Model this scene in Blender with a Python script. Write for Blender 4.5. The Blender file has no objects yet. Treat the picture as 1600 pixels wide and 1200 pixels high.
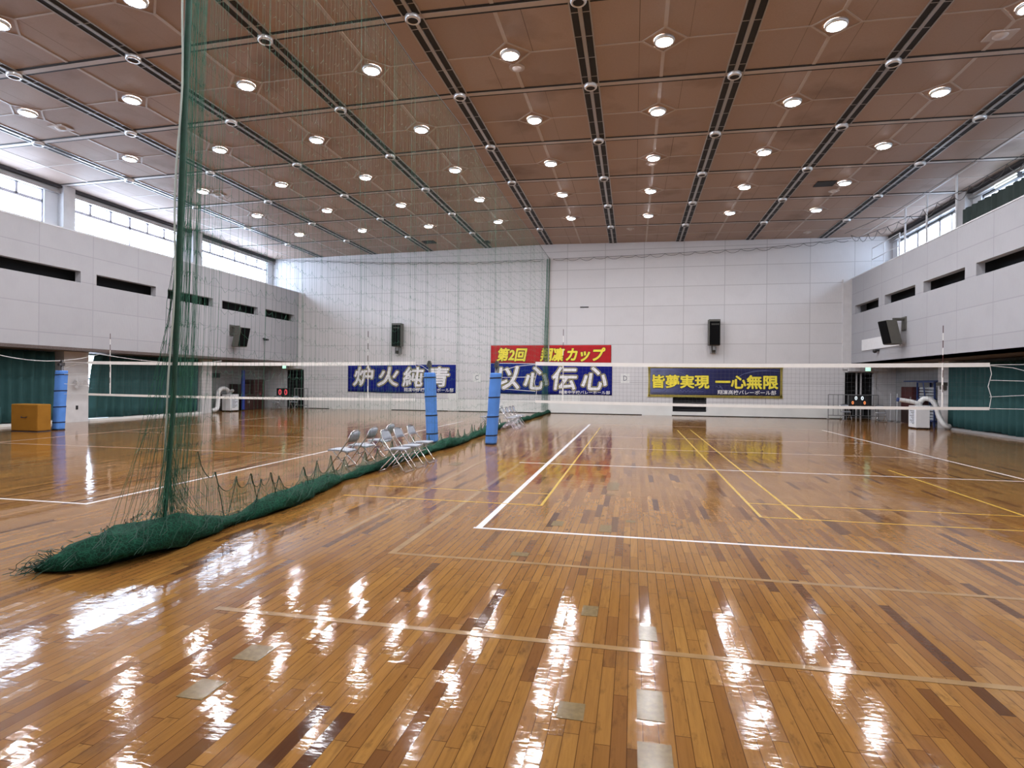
import bpy, bmesh, math, random
import numpy as np
from mathutils import Vector, Matrix

random.seed(7)
rng = np.random.default_rng(7)
SC = bpy.context.scene
COL = SC.collection
PI = math.pi

# ------------------------------------------------------------------ camera
F_PX = 907.709
YAW, PITCH, ROLL = 0.2056072, -0.0018695, 0.0094521
CAM = Vector((1.784344, -6.655951, 1.728794))
fw = Vector((-math.sin(YAW) * math.cos(PITCH), math.cos(YAW) * math.cos(PITCH), math.sin(PITCH)))
rt = fw.cross(Vector((0, 0, 1))).normalized()
up = rt.cross(fw)
r2 = rt * math.cos(ROLL) + up * math.sin(ROLL)
u2 = -rt * math.sin(ROLL) + up * math.cos(ROLL)
cam_data = bpy.data.cameras.new('camera')
cam = bpy.data.objects.new('camera', cam_data)
COL.objects.link(cam)
cam.matrix_world = Matrix(((r2.x, u2.x, -fw.x, CAM.x), (r2.y, u2.y, -fw.y, CAM.y), (r2.z, u2.z, -fw.z, CAM.z), (0, 0, 0, 1)))
cam_data.sensor_fit = 'HORIZONTAL'
cam_data.sensor_width = 36.0
cam_data.lens = F_PX * 36.0 / 1600.0
cam_data.clip_start = 0.05
cam_data.clip_end = 300
SC.camera = cam

# ------------------------------------------------------------------ view, world and daylight
SC.view_settings.view_transform = 'Standard'
SC.view_settings.look = 'None'
SC.view_settings.gamma = 1.0
SC.view_settings.use_curve_mapping = False
SC.view_settings.exposure = 2.22
SKY_LEFT, SKY_RIGHT = 6.0, 3.0
LAMP_POWER = 72.0
SKY_COLOUR = (0.66, 0.77, 1.0, 1)

world = bpy.data.worlds.new('overcast_sky')
SC.world = world
world.use_nodes = True
wn, wl = world.node_tree.nodes, world.node_tree.links
wn.clear()
w_out = wn.new('ShaderNodeOutputWorld')
w_bg = wn.new('ShaderNodeBackground')
w_tc = wn.new('ShaderNodeTexCoord')
w_sep = wn.new('ShaderNodeSeparateXYZ')
w_map = wn.new('ShaderNodeMapRange')
w_map.inputs['From Min'].default_value = -0.4
w_map.inputs['From Max'].default_value = 0.4
w_map.inputs['To Min'].default_value = SKY_LEFT
w_map.inputs['To Max'].default_value = SKY_RIGHT
wl.new(w_tc.outputs['Generated'], w_sep.inputs[0])
wl.new(w_sep.outputs['X'], w_map.inputs['Value'])
wl.new(w_map.outputs[0], w_bg.inputs['Strength'])
w_bg.inputs['Color'].default_value = SKY_COLOUR
wl.new(w_bg.outputs[0], w_out.inputs[0])

# ------------------------------------------------------------------ layout numbers
GX, GY, SX, SY = 0.5965, 8.9625, 3.63495, 3.55442       # ceiling grid node (0,0) and its pitches
RIDGE_X = GX - SX
WALL_Y = GY + 5 * SY                                    # back wall
FRONT_Y = GY - 5 * SY                                   # wall behind the camera
XL, XR = -19.05, 12.92                                  # balcony fronts
WXL, WXR = -20.95, 14.85                                # clerestory window walls
BAL_Z0, BAL_Z1 = 2.8, 7.32


def zc(x):
    return 9.773 - 0.0157 * abs(x - RIDGE_X)


# ------------------------------------------------------------------ materials
def new_mat(name):
    m = bpy.data.materials.new(name)
    m.use_nodes = True
    nt = m.node_tree
    b = nt.nodes['Principled BSDF']
    return m, nt, b


def mat(name, col, rough=0.6, metal=0.0, noise=0.06, scale=6.0, bump=0.0, spec=0.5):
    """plain surface with a faint procedural mottling"""
    m, nt, b = new_mat(name)
    b.inputs['Roughness'].default_value = rough
    b.inputs['Metallic'].default_value = metal
    b.inputs['Specular IOR Level'].default_value = spec
    tc = nt.nodes.new('ShaderNodeNewGeometry')
    nz = nt.nodes.new('ShaderNodeTexNoise')
    nz.inputs['Scale'].default_value = scale
    nz.inputs['Detail'].default_value = 4
    nt.links.new(tc.outputs['Position'], nz.inputs['Vector'])
    rp = nt.nodes.new('ShaderNodeValToRGB')
    rp.color_ramp.elements[0].position = 0.3
    rp.color_ramp.elements[1].position = 0.7
    lo = [max(0, c * (1 - noise)) for c in col]
    hi = [min(1, c * (1 + noise)) for c in col]
    rp.color_ramp.elements[0].color = (*lo, 1)
    rp.color_ramp.elements[1].color = (*hi, 1)
    nt.links.new(nz.outputs['Fac'], rp.inputs[0])
    nt.links.new(rp.outputs[0], b.inputs['Base Color'])
    if bump:
        bp = nt.nodes.new('ShaderNodeBump')
        bp.inputs['Distance'].default_value = bump
        nt.links.new(nz.outputs['Fac'], bp.inputs['Height'])
        nt.links.new(bp.outputs[0], b.inputs['Normal'])
    return m


def emit(name, col, strength):
    m = bpy.data.materials.new(name)
    m.use_nodes = True
    nt = m.node_tree
    nt.nodes.clear()
    o = nt.nodes.new('ShaderNodeOutputMaterial')
    e = nt.nodes.new('ShaderNodeEmission')
    e.inputs['Color'].default_value = (*col, 1)
    e.inputs['Strength'].default_value = strength
    nt.links.new(e.outputs[0], o.inputs[0])
    return m


class NT:
    """tiny helper for writing node maths"""
    def __init__(self, nt):
        self.nt = nt

    def m(self, op, a, b=None, c=None):
        n = self.nt.nodes.new('ShaderNodeMath')
        n.operation = op
        for i, v in enumerate((a, b, c)):
            if v is None:
                continue
            if isinstance(v, (int, float)):
                n.inputs[i].default_value = v
            else:
                self.nt.links.new(v, n.inputs[i])
        return n.outputs[0]

    def mix(self, fac, a, b):
        n = self.nt.nodes.new('ShaderNodeMix')
        n.data_type = 'RGBA'
        for sock, v in ((n.inputs[0], fac), (n.inputs[6], a), (n.inputs[7], b)):
            if isinstance(v, tuple):
                sock.default_value = v
            elif isinstance(v, (int, float)):
                sock.default_value = v
            else:
                self.nt.links.new(v, sock)
        return n.outputs[2]

    def pos(self):
        g = self.nt.nodes.new('ShaderNodeNewGeometry')
        s = self.nt.nodes.new('ShaderNodeSeparateXYZ')
        self.nt.links.new(g.outputs['Position'], s.inputs[0])
        return s.outputs

    def comb(self, x, y, z):
        n = self.nt.nodes.new('ShaderNodeCombineXYZ')
        for i, v in enumerate((x, y, z)):
            if isinstance(v, (int, float)):
                n.inputs[i].default_value = v
            else:
                self.nt.links.new(v, n.inputs[i])
        return n.outputs[0]

    def noise(self, vec, scale, detail=3.0, rough=0.5):
        n = self.nt.nodes.new('ShaderNodeTexNoise')
        n.inputs['Scale'].default_value = scale
        n.inputs['Detail'].default_value = detail
        n.inputs['Roughness'].default_value = rough
        self.nt.links.new(vec, n.inputs['Vector'])
        return n.outputs['Fac']

    def white(self, vec):
        n = self.nt.nodes.new('ShaderNodeTexWhiteNoise')
        n.noise_dimensions = '3D'
        self.nt.links.new(vec, n.inputs['Vector'])
        return n.outputs['Value'], n.outputs['Color']

    def ramp(self, fac, stops):
        n = self.nt.nodes.new('ShaderNodeValToRGB')
        cr = n.color_ramp
        while len(cr.elements) < len(stops):
            cr.elements.new(0.5)
        for e, (p, c) in zip(cr.elements, stops):
            e.position = p
            e.color = (*c, 1)
        self.nt.links.new(fac, n.inputs[0])
        return n.outputs[0]


def floor_material():
    m, nt, b = new_mat('varnished_strip_floor')
    N = NT(nt)
    X, Y, Z = N.pos()
    w, L = 0.077, 0.78
    ux = N.m('DIVIDE', X, w)
    colid = N.m('FLOOR', ux)
    fx = N.m('SUBTRACT', ux, colid)
    off, _ = N.white(N.comb(colid, 3.7, 0.0))
    uy = N.m('ADD', N.m('DIVIDE', Y, L), N.m('MULTIPLY', off, 13.0))
    rowid = N.m('FLOOR', uy)
    fy = N.m('SUBTRACT', uy, rowid)
    rv, rc = N.white(N.comb(colid, rowid, 1.0))
    sep = nt.nodes.new('ShaderNodeSeparateColor')
    nt.links.new(rc, sep.inputs[0])
    base = N.ramp(rv, [(0.0, (0.315, 0.158, 0.038)), (0.2, (0.235, 0.108, 0.026)), (0.4, (0.285, 0.138, 0.033)),
                       (0.6, (0.19, 0.082, 0.021)), (0.78, (0.27, 0.130, 0.030)), (0.93, (0.165, 0.068, 0.020)), (0.99, (0.065, 0.026, 0.012))])
    # grain along the boards
    g = N.noise(N.comb(N.m('MULTIPLY', X, 55.0), N.m('ADD', N.m('MULTIPLY', Y, 3.0), N.m('MULTIPLY', rv, 40.0)), rv), 1.0, 4.0, 0.6)
    base = N.mix(N.m('MULTIPLY', N.m('SUBTRACT', g, 0.42), 1.2), base, (0.10, 0.038, 0.012, 1))
    # darker blotches where the finish has worn through
    wv = N.noise(N.comb(N.m('MULTIPLY', X, 5.0), N.m('MULTIPLY', Y, 1.3), 0.0), 1.0, 5.0, 0.62)
    stain = N.m('MULTIPLY', N.m('MAXIMUM', N.m('SUBTRACT', wv, 0.58), 0.0), 3.6)
    base = N.mix(N.m('MINIMUM', stain, 0.72), base, (0.058, 0.028, 0.016, 1))
    # stains that stop at the board edges
    pv = N.noise(N.comb(N.m('MULTIPLY', X, 14.0), N.m('ADD', N.m('MULTIPLY', Y, 4.5), N.m('MULTIPLY', rv, 60.0)), N.m('MULTIPLY', rv, 9.0)), 1.0, 4.0, 0.65)
    base = N.mix(N.m('MINIMUM', N.m('MULTIPLY', N.m('MAXIMUM', N.m('SUBTRACT', pv, 0.57), 0.0), 4.5), 0.8), base, (0.052, 0.023, 0.012, 1))
    big = N.noise(N.comb(X, N.m('MULTIPLY', Y, 0.5), 5.0), 0.45, 3.0)
    base = N.mix(N.m('MULTIPLY', N.m('MAXIMUM', N.m('SUBTRACT', big, 0.45), 0.0), 1.6), base, (0.24, 0.125, 0.042, 1))
    # joints
    ex = N.m('MINIMUM', fx, N.m('SUBTRACT', 1.0, fx))
    ey = N.m('MULTIPLY', N.m('MINIMUM', fy, N.m('SUBTRACT', 1.0, fy)), L / w)
    edge = N.m('MINIMUM', ex, ey)
    line = N.m('LESS_THAN', edge, 0.03)
    base = N.mix(N.m('MULTIPLY', line, 0.72), base, (0.05, 0.018, 0.008, 1))
    nt.links.new(base, b.inputs['Base Color'])
    # varnish: boards cupped and tilted a little, with brush ripples
    tilt = N.m('ADD', N.m('MULTIPLY', N.m('MULTIPLY', N.m('SUBTRACT', sep.outputs[0], 0.5), fx), w * 0.026),
               N.m('MULTIPLY', N.m('MULTIPLY', N.m('SUBTRACT', sep.outputs[1], 0.5), fy), L * 0.005))
    rip = N.noise(N.comb(N.m('MULTIPLY', X, 9.0), N.m('MULTIPLY', Y, 24.0), rv), 1.0, 2.0)
    rip2 = N.noise(N.comb(N.m('MULTIPLY', X, 2.2), N.m('MULTIPLY', Y, 3.0), 0.0), 1.0, 1.0)
    hgt = N.m('ADD', tilt, N.m('ADD', N.m('MULTIPLY', rip, 0.00085), N.m('MULTIPLY', rip2, 0.0016)))
    bp = nt.nodes.new('ShaderNodeBump')
    bp.inputs['Strength'].default_value = 1.0
    bp.inputs['Distance'].default_value = 1.0
    nt.links.new(hgt, bp.inputs['Height'])
    nt.links.new(bp.outputs[0], b.inputs['Normal'])
    rn = N.m('ADD', N.m('MULTIPLY', wv, 0.09), 0.035)
    nt.links.new(rn, b.inputs['Roughness'])
    b.inputs['IOR'].default_value = 1.45
    b.inputs['Specular IOR Level'].default_value = 0.27
    return m


def panel_wall_material(name, col, along, px, p0, pz, z0, line=0.72, wid=0.035):
    """painted acoustic board with a grid of joints; along = 0 (world x) or 1 (world y)"""
    m, nt, b = new_mat(name)
    N = NT(nt)
    P = N.pos()
    A, Z = P[along], P[2]

    def joint(v, o, p):
        u = N.m('DIVIDE', N.m('SUBTRACT', v, o), p)
        f = N.m('SUBTRACT', u, N.m('ROUND', u))
        return N.m('LESS_THAN', N.m('MULTIPLY', N.m('ABSOLUTE', f), p), wid / 2)
    j = N.m('MAXIMUM', joint(A, p0, px), joint(Z, z0, pz))
    ia = N.m('FLOOR', N.m('DIVIDE', N.m('SUBTRACT', A, p0), px))
    iz = N.m('FLOOR', N.m('DIVIDE', N.m('SUBTRACT', Z, z0), pz))
    v, _ = N.white(N.comb(ia, iz, 2.0))
    c = N.mix(v, tuple(x * 0.95 for x in col) + (1,), tuple(col) + (1,))
    g = nt.nodes.new('ShaderNodeNewGeometry')
    n1 = N.noise(g.outputs['Position'], 1.3, 5.0)
    c = N.mix(N.m('MULTIPLY', N.m('MAXIMUM', N.m('SUBTRACT', n1, 0.5), 0.0), 0.7), c, tuple(x * 0.72 for x in col) + (1,))
    n2 = N.noise(N.comb(N.m('MULTIPLY', P[0], 22.0), N.m('MULTIPLY', P[1], 22.0), N.m('MULTIPLY', Z, 4.0)), 1.0, 3.0)
    c = N.mix(N.m('MULTIPLY', n2, 0.12), c, tuple(x * 0.6 for x in col) + (1,))
    c = N.mix(N.m('MULTIPLY', j, 1 - line + 0.2), c, tuple(x * 0.4 for x in col) + (1,))
    nt.links.new(c, b.inputs['Base Color'])
    bp = nt.nodes.new('ShaderNodeBump')
    bp.inputs['Distance'].default_value = 0.004
    nt.links.new(n2, bp.inputs['Height'])
    nt.links.new(bp.outputs[0], b.inputs['Normal'])
    b.inputs['Roughness'].default_value = 0.75
    b.inputs['Specular IOR Level'].default_value = 0.25
    return m


def ceiling_material():
    m, nt, b = new_mat('brown_acoustic_ceiling')
    N = NT(nt)
    X, Y, Z = N.pos()
    u = N.m('DIVIDE', N.m('SUBTRACT', X, GX), SX)
    v = N.m('DIVIDE', N.m('SUBTRACT', Y, GY), SY)
    fu = N.m('FRACT', u)
    fv = N.m('FRACT', v)
    q, _ = N.white(N.comb(N.m('FLOOR', N.m('MULTIPLY', u, 2.0)), N.m('FLOOR', N.m('MULTIPLY', v, 2.0)), 0.5))
    c = N.mix(q, (0.36, 0.27, 0.225, 1), (0.42, 0.32, 0.265, 1))
    g = nt.nodes.new('ShaderNodeNewGeometry')
    n = N.noise(g.outputs['Position'], 30.0, 3.0)
    c = N.mix(N.m('MULTIPLY', n, 0.35), c, (0.22, 0.155, 0.12, 1))
    st = N.noise(N.comb(N.m('MULTIPLY', X, 0.5), N.m('MULTIPLY', Y, 0.5), 3.0), 1.0, 4.0)
    c = N.mix(N.m('MULTIPLY', N.m('MAXIMUM', N.m('SUBTRACT', st, 0.56), 0.0), 2.6), c, (0.10, 0.062, 0.045, 1))
    s1 = N.m('LESS_THAN', N.m('ABSOLUTE', N.m('SUBTRACT', N.m('ABSOLUTE', N.m('SUBTRACT', fu, 0.5)), 0.155)), 0.0022)
    c = N.mix(N.m('MULTIPLY', s1, N.m('MULTIPLY', q, 0.9)), c, (0.10, 0.07, 0.055, 1))
    nt.links.new(c, b.inputs['Base Color'])
    b.inputs['Roughness'].default_value = 0.6
    b.inputs['Specular IOR Level'].default_value = 0.22
    return m


def netting_heap_material():
    m, nt, b = new_mat('bundled_green_netting')
    g = nt.nodes.new('ShaderNodeNewGeometry')
    N = NT(nt)
    vo = nt.nodes.new('ShaderNodeTexVoronoi')
    vo.feature = 'DISTANCE_TO_EDGE'
    vo.inputs['Scale'].default_value = 26
    nt.links.new(g.outputs['Position'], vo.inputs['Vector'])
    nz = N.noise(g.outputs['Position'], 9.0, 6.0, 0.7)
    c = N.ramp(nz, [(0.3, (0.002, 0.014, 0.008)), (0.55, (0.003, 0.040, 0.021)), (0.75, (0.010, 0.080, 0.045))])
    k = N.m('LESS_THAN', vo.outputs['Distance'], 0.06)
    c = N.mix(N.m('MULTIPLY', k, 0.6), c, (0.012, 0.10, 0.055, 1))
    nt.links.new(c, b.inputs['Base Color'])
    bp = nt.nodes.new('ShaderNodeBump')
    bp.inputs['Distance'].default_value = 0.03
    nt.links.new(nz, bp.inputs['Height'])
    nt.links.new(bp.outputs[0], b.inputs['Normal'])
    b.inputs['Roughness'].default_value = 0.85
    b.inputs['Specular IOR Level'].default_value = 0.2
    return m


def glass_material():
    m = bpy.data.materials.new('window_glass')
    m.use_nodes = True
    nt = m.node_tree
    nt.nodes.clear()
    o = nt.nodes.new('ShaderNodeOutputMaterial')
    t = nt.nodes.new('ShaderNodeBsdfTransparent')
    t.inputs['Color'].default_value = (0.95, 0.975, 0.97, 1)
    gl = nt.nodes.new('ShaderNodeBsdfGlossy')
    gl.inputs['Roughness'].default_value = 0.02
    mx = nt.nodes.new('ShaderNodeMixShader')
    mx.inputs[0].default_value = 0.05
    nt.links.new(t.outputs[0], mx.inputs[1])
    nt.links.new(gl.outputs[0], mx.inputs[2])
    nt.links.new(mx.outputs[0], o.inputs[0])
    return m


def cloth_material(name, col, fold_axis=None):
    m, nt, b = new_mat(name)
    N = NT(nt)
    g = nt.nodes.new('ShaderNodeNewGeometry')
    n = N.noise(g.outputs['Position'], 3.0, 4.0)
    c = N.mix(n, tuple(x * 0.8 for x in col) + (1,), tuple(min(1, x * 1.15) for x in col) + (1,))
    nt.links.new(c, b.inputs['Base Color'])
    b.inputs['Roughness'].default_value = 0.8
    b.inputs['Specular IOR Level'].default_value = 0.2
    return m


M = {}
M['floor'] = floor_material()
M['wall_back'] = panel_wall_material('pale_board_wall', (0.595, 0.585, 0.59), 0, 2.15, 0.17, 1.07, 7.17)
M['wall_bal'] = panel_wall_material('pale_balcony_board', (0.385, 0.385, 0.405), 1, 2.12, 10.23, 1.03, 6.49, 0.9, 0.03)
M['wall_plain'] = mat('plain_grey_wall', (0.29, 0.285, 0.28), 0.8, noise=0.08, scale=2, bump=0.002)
M['wall_base'] = mat('smooth_white_dado', (0.64, 0.645, 0.62), 0.55, noise=0.05, scale=1.5)
M['wall_upper'] = mat('white_window_wall', (0.62, 0.63, 0.65), 0.7, noise=0.04, scale=2)
M['pillar'] = mat('painted_concrete_pillar', (0.55, 0.54, 0.54), 0.6, noise=0.06, scale=3)
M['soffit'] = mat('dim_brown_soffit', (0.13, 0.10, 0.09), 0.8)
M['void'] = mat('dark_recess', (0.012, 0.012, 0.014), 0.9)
M['ceiling'] = ceiling_material()
M['strip'] = mat('pale_ceiling_strip', (0.44, 0.375, 0.335), 0.45, noise=0.04)
M['slot'] = mat('black_opening_shade', (0.008, 0.008, 0.009), 0.7)  # flat black standing in for the shade inside ceiling slots and other openings
M['alu'] = mat('aluminium_rail', (0.36, 0.345, 0.335), 0.35, 0.5, noise=0.03)
M['ring'] = mat('satin_silver_ring', (0.62, 0.61, 0.60), 0.3, 0.6, noise=0.03)
M['frame'] = mat('grey_window_frame', (0.50, 0.49, 0.56), 0.5, 0.2)
M['frame_pale'] = mat('pale_window_frame', (0.62, 0.62, 0.66), 0.5, 0.1)
M['dark_head'] = mat('dark_window_head', (0.035, 0.032, 0.035), 0.6)
M['glass'] = glass_material()
M['lens'] = emit('lamp_glow', (0.985, 0.985, 1.03), LAMP_POWER)
M['white_line'] = mat('white_court_paint', (0.66, 0.655, 0.66), 0.22, noise=0.07, scale=5)
M['thin_white'] = mat('worn_white_court_paint', (0.50, 0.41, 0.35), 0.2, noise=0.12, scale=5)
M['yellow_line'] = mat('yellow_court_paint', (0.52, 0.34, 0.05), 0.2, noise=0.1, scale=5)
M['tan_line'] = mat('tan_line_ghost', (0.275, 0.165, 0.068), 0.12, noise=0.14, scale=5)
M['tape'] = mat('glossy_grey_tape', (0.165, 0.115, 0.050), 0.16, noise=0.15, scale=30, bump=0.0004, spec=0.15)
M['net_green'] = mat('green_net_cord', (0.02, 0.12, 0.07), 0.7, noise=0.2)
M['net_far'] = M['net_green']
M['rope_green'] = mat('dark_green_rope', (0.004, 0.045, 0.024), 0.7, noise=0.2, scale=20)
M['rope_white'] = mat('pale_edge_rope', (0.45, 0.52, 0.47), 0.6)
M['heap'] = netting_heap_material()
M['net_black'] = mat('dark_net_cord', (0.06, 0.065, 0.07), 0.7)
M['band'] = mat('white_net_tape', (0.80, 0.79, 0.76), 0.6, noise=0.03)
M['cord'] = mat('pale_cord', (0.66, 0.66, 0.65), 0.6)
M['cable'] = mat('steel_cable', (0.09, 0.09, 0.09), 0.5, 0.5)
M['pad_blue'] = cloth_material('blue_vinyl_padding', (0.095, 0.25, 0.66))
M['strap'] = mat('navy_strap', (0.008, 0.010, 0.03), 0.7)
M['steel'] = mat('dark_steel_post', (0.10, 0.10, 0.105), 0.35, 0.7)
M['black'] = mat('black_plastic', (0.014, 0.014, 0.015), 0.5)
M['black_grille'] = mat('black_speaker_grille', (0.004, 0.004, 0.0045), 0.9, noise=0.3, scale=80, spec=0.1)
M['spk_grey'] = mat('grey_speaker_cabinet', (0.085, 0.082, 0.070), 0.6)
M['chrome'] = mat('chrome_tube', (0.62, 0.62, 0.63), 0.16, 0.95, noise=0.02)
M['pad_grey'] = mat('grey_vinyl_pad', (0.29, 0.315, 0.36), 0.45, noise=0.05)
M['white_plastic'] = mat('white_enamel', (0.74, 0.74, 0.75), 0.4, noise=0.03)
M['duct'] = mat('ribbed_white_duct', (0.68, 0.68, 0.67), 0.55, noise=0.05, scale=25)
M['paper'] = mat('paper_notice', (0.62, 0.65, 0.70), 0.7, noise=0.1, scale=12)
M['ink'] = mat('printed_ink', (0.10, 0.11, 0.14), 0.7)
M['curtain'] = cloth_material('teal_green_curtain', (0.030, 0.085, 0.085))
M['curtain_grey'] = cloth_material('dim_green_blind', (0.055, 0.075, 0.068))
M['mat_yellow'] = cloth_material('mustard_vinyl_mat', (0.30, 0.135, 0.016))
M['locker'] = mat('dark_red_wood', (0.036, 0.010, 0.008), 0.45, noise=0.3, scale=9)
M['locker_dark'] = mat('dark_brown_wood', (0.024, 0.011, 0.008), 0.5, noise=0.3, scale=9)
M['rack_blue'] = mat('blue_rack_steel', (0.02, 0.045, 0.16), 0.45, 0.1)
M['pole_blue'] = mat('blue_pole_padding', (0.014, 0.036, 0.24), 0.6)
M['grey_mat'] = mat('folded_grey_mat', (0.36, 0.39, 0.42), 0.7, noise=0.15)
M['tube_steel'] = mat('grey_tube_steel', (0.22, 0.22, 0.22), 0.4, 0.4)
M['red_box'] = mat('dark_red_box', (0.055, 0.006, 0.006), 0.5)
M['exit'] = emit('exit_sign_glow', (0.50, 1.0, 0.70), 0.3)
M['led_white'] = emit('white_digit_glow', (0.85, 0.95, 1.0), 0.25)
M['led_orange'] = emit('orange_digit_glow', (1.0, 0.30, 0.10), 0.25)
M['led_red'] = emit('red_digit_glow', (1.0, 0.10, 0.13), 0.16)
M['tube_lamp'] = emit('fluorescent_tube_glow', (0.85, 1.0, 0.93), 0.6)
M['banner_blue'] = cloth_material('royal_blue_banner', (0.002, 0.006, 0.16))
M['banner_navy'] = cloth_material('navy_banner', (0.012, 0.016, 0.105))
M['banner_haze'] = cloth_material('slate_blue_print', (0.13, 0.15, 0.30))
M['banner_red'] = cloth_material('red_banner', (0.42, 0.018, 0.022))
M['t_white'] = mat('white_lettering', (0.74, 0.73, 0.74), 0.7)
M['t_black'] = mat('black_letter_edge', (0.012, 0.012, 0.016), 0.7)
M['t_gold'] = mat('gold_letter_edge', (0.42, 0.36, 0.12), 0.7)
M['t_yellow'] = mat('yellow_lettering', (0.78, 0.66, 0.05), 0.7)
M['fringe'] = mat('gold_fringe', (0.80, 0.63, 0.14), 0.8, noise=0.3, scale=60)


# the fringed banner is printed with a pale slate cloud at its left end
_m, _nt, _b = new_mat('printed_navy_banner')
_N = NT(_nt)
_P = _N.pos()
_g = _nt.nodes.new('ShaderNodeNewGeometry')
_n = _N.noise(_g.outputs['Position'], 1.1, 4.0)
_f = _N.m('MULTIPLY', _N.m('DIVIDE', _N.m('SUBTRACT', 6.4, _P[0]), 4.0), _N.m('ADD', _n, 0.35))
_nt.links.new(_N.ramp(_f, [(0.0, (0.005, 0.006, 0.06)), (0.4, (0.03, 0.036, 0.13)), (1.0, (0.22, 0.245, 0.37))]), _b.inputs['Base Color'])
_b.inputs['Roughness'].default_value = 0.8
M['banner_print'] = _m


# ------------------------------------------------------------------ object helpers
class MB:
    def __init__(self):
        self.v, self.f, self.mi = [], [], []

    def add(self, vs, fs, m=0):
        n = len(self.v)
        self.v.extend([tuple(p) for p in vs])
        for f in fs:
            self.f.append(tuple(i + n for i in f))
            self.mi.append(m)
        return self

    def box(self, x0, x1, y0, y1, z0, z1, m=0):
        vs = [(x0, y0, z0), (x1, y0, z0), (x1, y1, z0), (x0, y1, z0), (x0, y0, z1), (x1, y0, z1), (x1, y1, z1), (x0, y1, z1)]
        fs = [(0, 3, 2, 1), (4, 5, 6, 7), (0, 1, 5, 4), (1, 2, 6, 5), (2, 3, 7, 6), (3, 0, 4, 7)]
        return self.add(vs, fs, m)

    def hexa(self, vs, m=0):
        fs = [(0, 3, 2, 1), (4, 5, 6, 7), (0, 1, 5, 4), (1, 2, 6, 5), (2, 3, 7, 6), (3, 0, 4, 7)]
        return self.add(vs, fs, m)

    def tube(self, pts, r, n=8, m=0, cap=True):
        pts = [Vector(p) for p in pts]
        rs = r if isinstance(r, (list, tuple)) else [r] * len(pts)
        rings = []
        prev = None
        for i, p in enumerate(pts):
            d = (pts[min(i + 1, len(pts) - 1)] - pts[max(i - 1, 0)]).normalized()
            if prev is None:
                a = Vector((0, 0, 1)) if abs(d.z) < 0.9 else Vector((1, 0, 0))
                s = d.cross(a).normalized()
            else:
                s = (prev - d * prev.dot(d)).normalized()
            prev = s
            t = d.cross(s)
            rings.append([p + (s * math.cos(2 * PI * k / n) + t * math.sin(2 * PI * k / n)) * rs[i] for k in range(n)])
        vs = [q for ring in rings for q in ring]
        fs = []
        for i in range(len(pts) - 1):
            for k in range(n):
                a, b2 = i * n + k, i * n + (k + 1) % n
                fs.append((a, b2, b2 + n, a + n))
        if cap:
            fs.append(tuple(range(n - 1, -1, -1)))
            fs.append(tuple(range((len(pts) - 1) * n, len(pts) * n)))
        return self.add(vs, fs, m)

    def lathe(self, c, prof, n=20, m=0):
        """prof = [(r, z)], turned about a vertical axis through c"""
        vs, fs = [], []
        for r, z in prof:
            for k in range(n):
                a = 2 * PI * k / n
                vs.append((c[0] + r * math.cos(a), c[1] + r * math.sin(a), c[2] + z))
        for i in range(len(prof) - 1):
            for k in range(n):
                a, b2 = i * n + k, i * n + (k + 1) % n
                fs.append((a, b2, b2 + n, a + n))
        return self.add(vs, fs, m)

    def disc(self, c, r, n=20, m=0, down=True):
        vs = [(c[0] + r * math.cos(2 * PI * k / n), c[1] + r * math.sin(2 * PI * k / n), c[2]) for k in range(n)]
        f = tuple(range(n))
        return self.add(vs, [f[::-1] if down else f], m)

    def build(self, name, mats, parent=None, smooth=False, bevel=0.0, kind=None, origin=None):
        if not isinstance(mats, (list, tuple)):
            mats = [mats]
        V = np.array(self.v, float)
        if parent is not None:
            o = np.array(parent['_o'])
        elif origin is not None:
            o = np.array(origin, float)
        else:
            lo, hi = V.min(0), V.max(0)
            o = np.array([(lo[0] + hi[0]) / 2, (lo[1] + hi[1]) / 2, lo[2]])
        me = bpy.data.meshes.new(name)
        me.from_pydata((V - o).tolist(), [], self.f)
        for m_ in mats:
            me.materials.append(m_)
        if len(mats) > 1:
            me.polygons.foreach_set('material_index', self.mi)
        if smooth:
            me.polygons.foreach_set('use_smooth', [True] * len(me.polygons))
        me.update()
        ob = bpy.data.objects.new(name, me)
        COL.objects.link(ob)
        ob['_o'] = o.tolist()
        if parent is not None:
            ob.parent = parent
        else:
            ob.location = o.tolist()
        if bevel:
            bv = ob.modifiers.new('bevel', 'BEVEL')
            bv.width = bevel
            bv.segments = 2
            bv.limit_method = 'ANGLE'
        if kind:
            ob['kind'] = kind
        return ob


def tag(o, label=None, cat=None, group=None, kind=None):
    if label:
        o['label'] = label
    if cat:
        o['category'] = cat
    if group:
        o['group'] = group
    if kind:
        o['kind'] = kind
    return o


def thing(name, label, cat, loc, group=None):
    o = bpy.data.objects.new(name, None)
    o.empty_display_size = 0.2
    COL.objects.link(o)
    o.location = loc
    o['_o'] = list(loc)
    return tag(o, label, cat, group)


def copy_tree(o, parent=None):
    c = o.copy()
    COL.objects.link(c)
    if parent is not None:
        c.parent = parent
    for ch in list(o.children):
        copy_tree(ch, c)
    return c


def bx(x0, x1, y0, y1, z0, z1):
    return MB().box(x0, x1, y0, y1, z0, z1)


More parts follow.
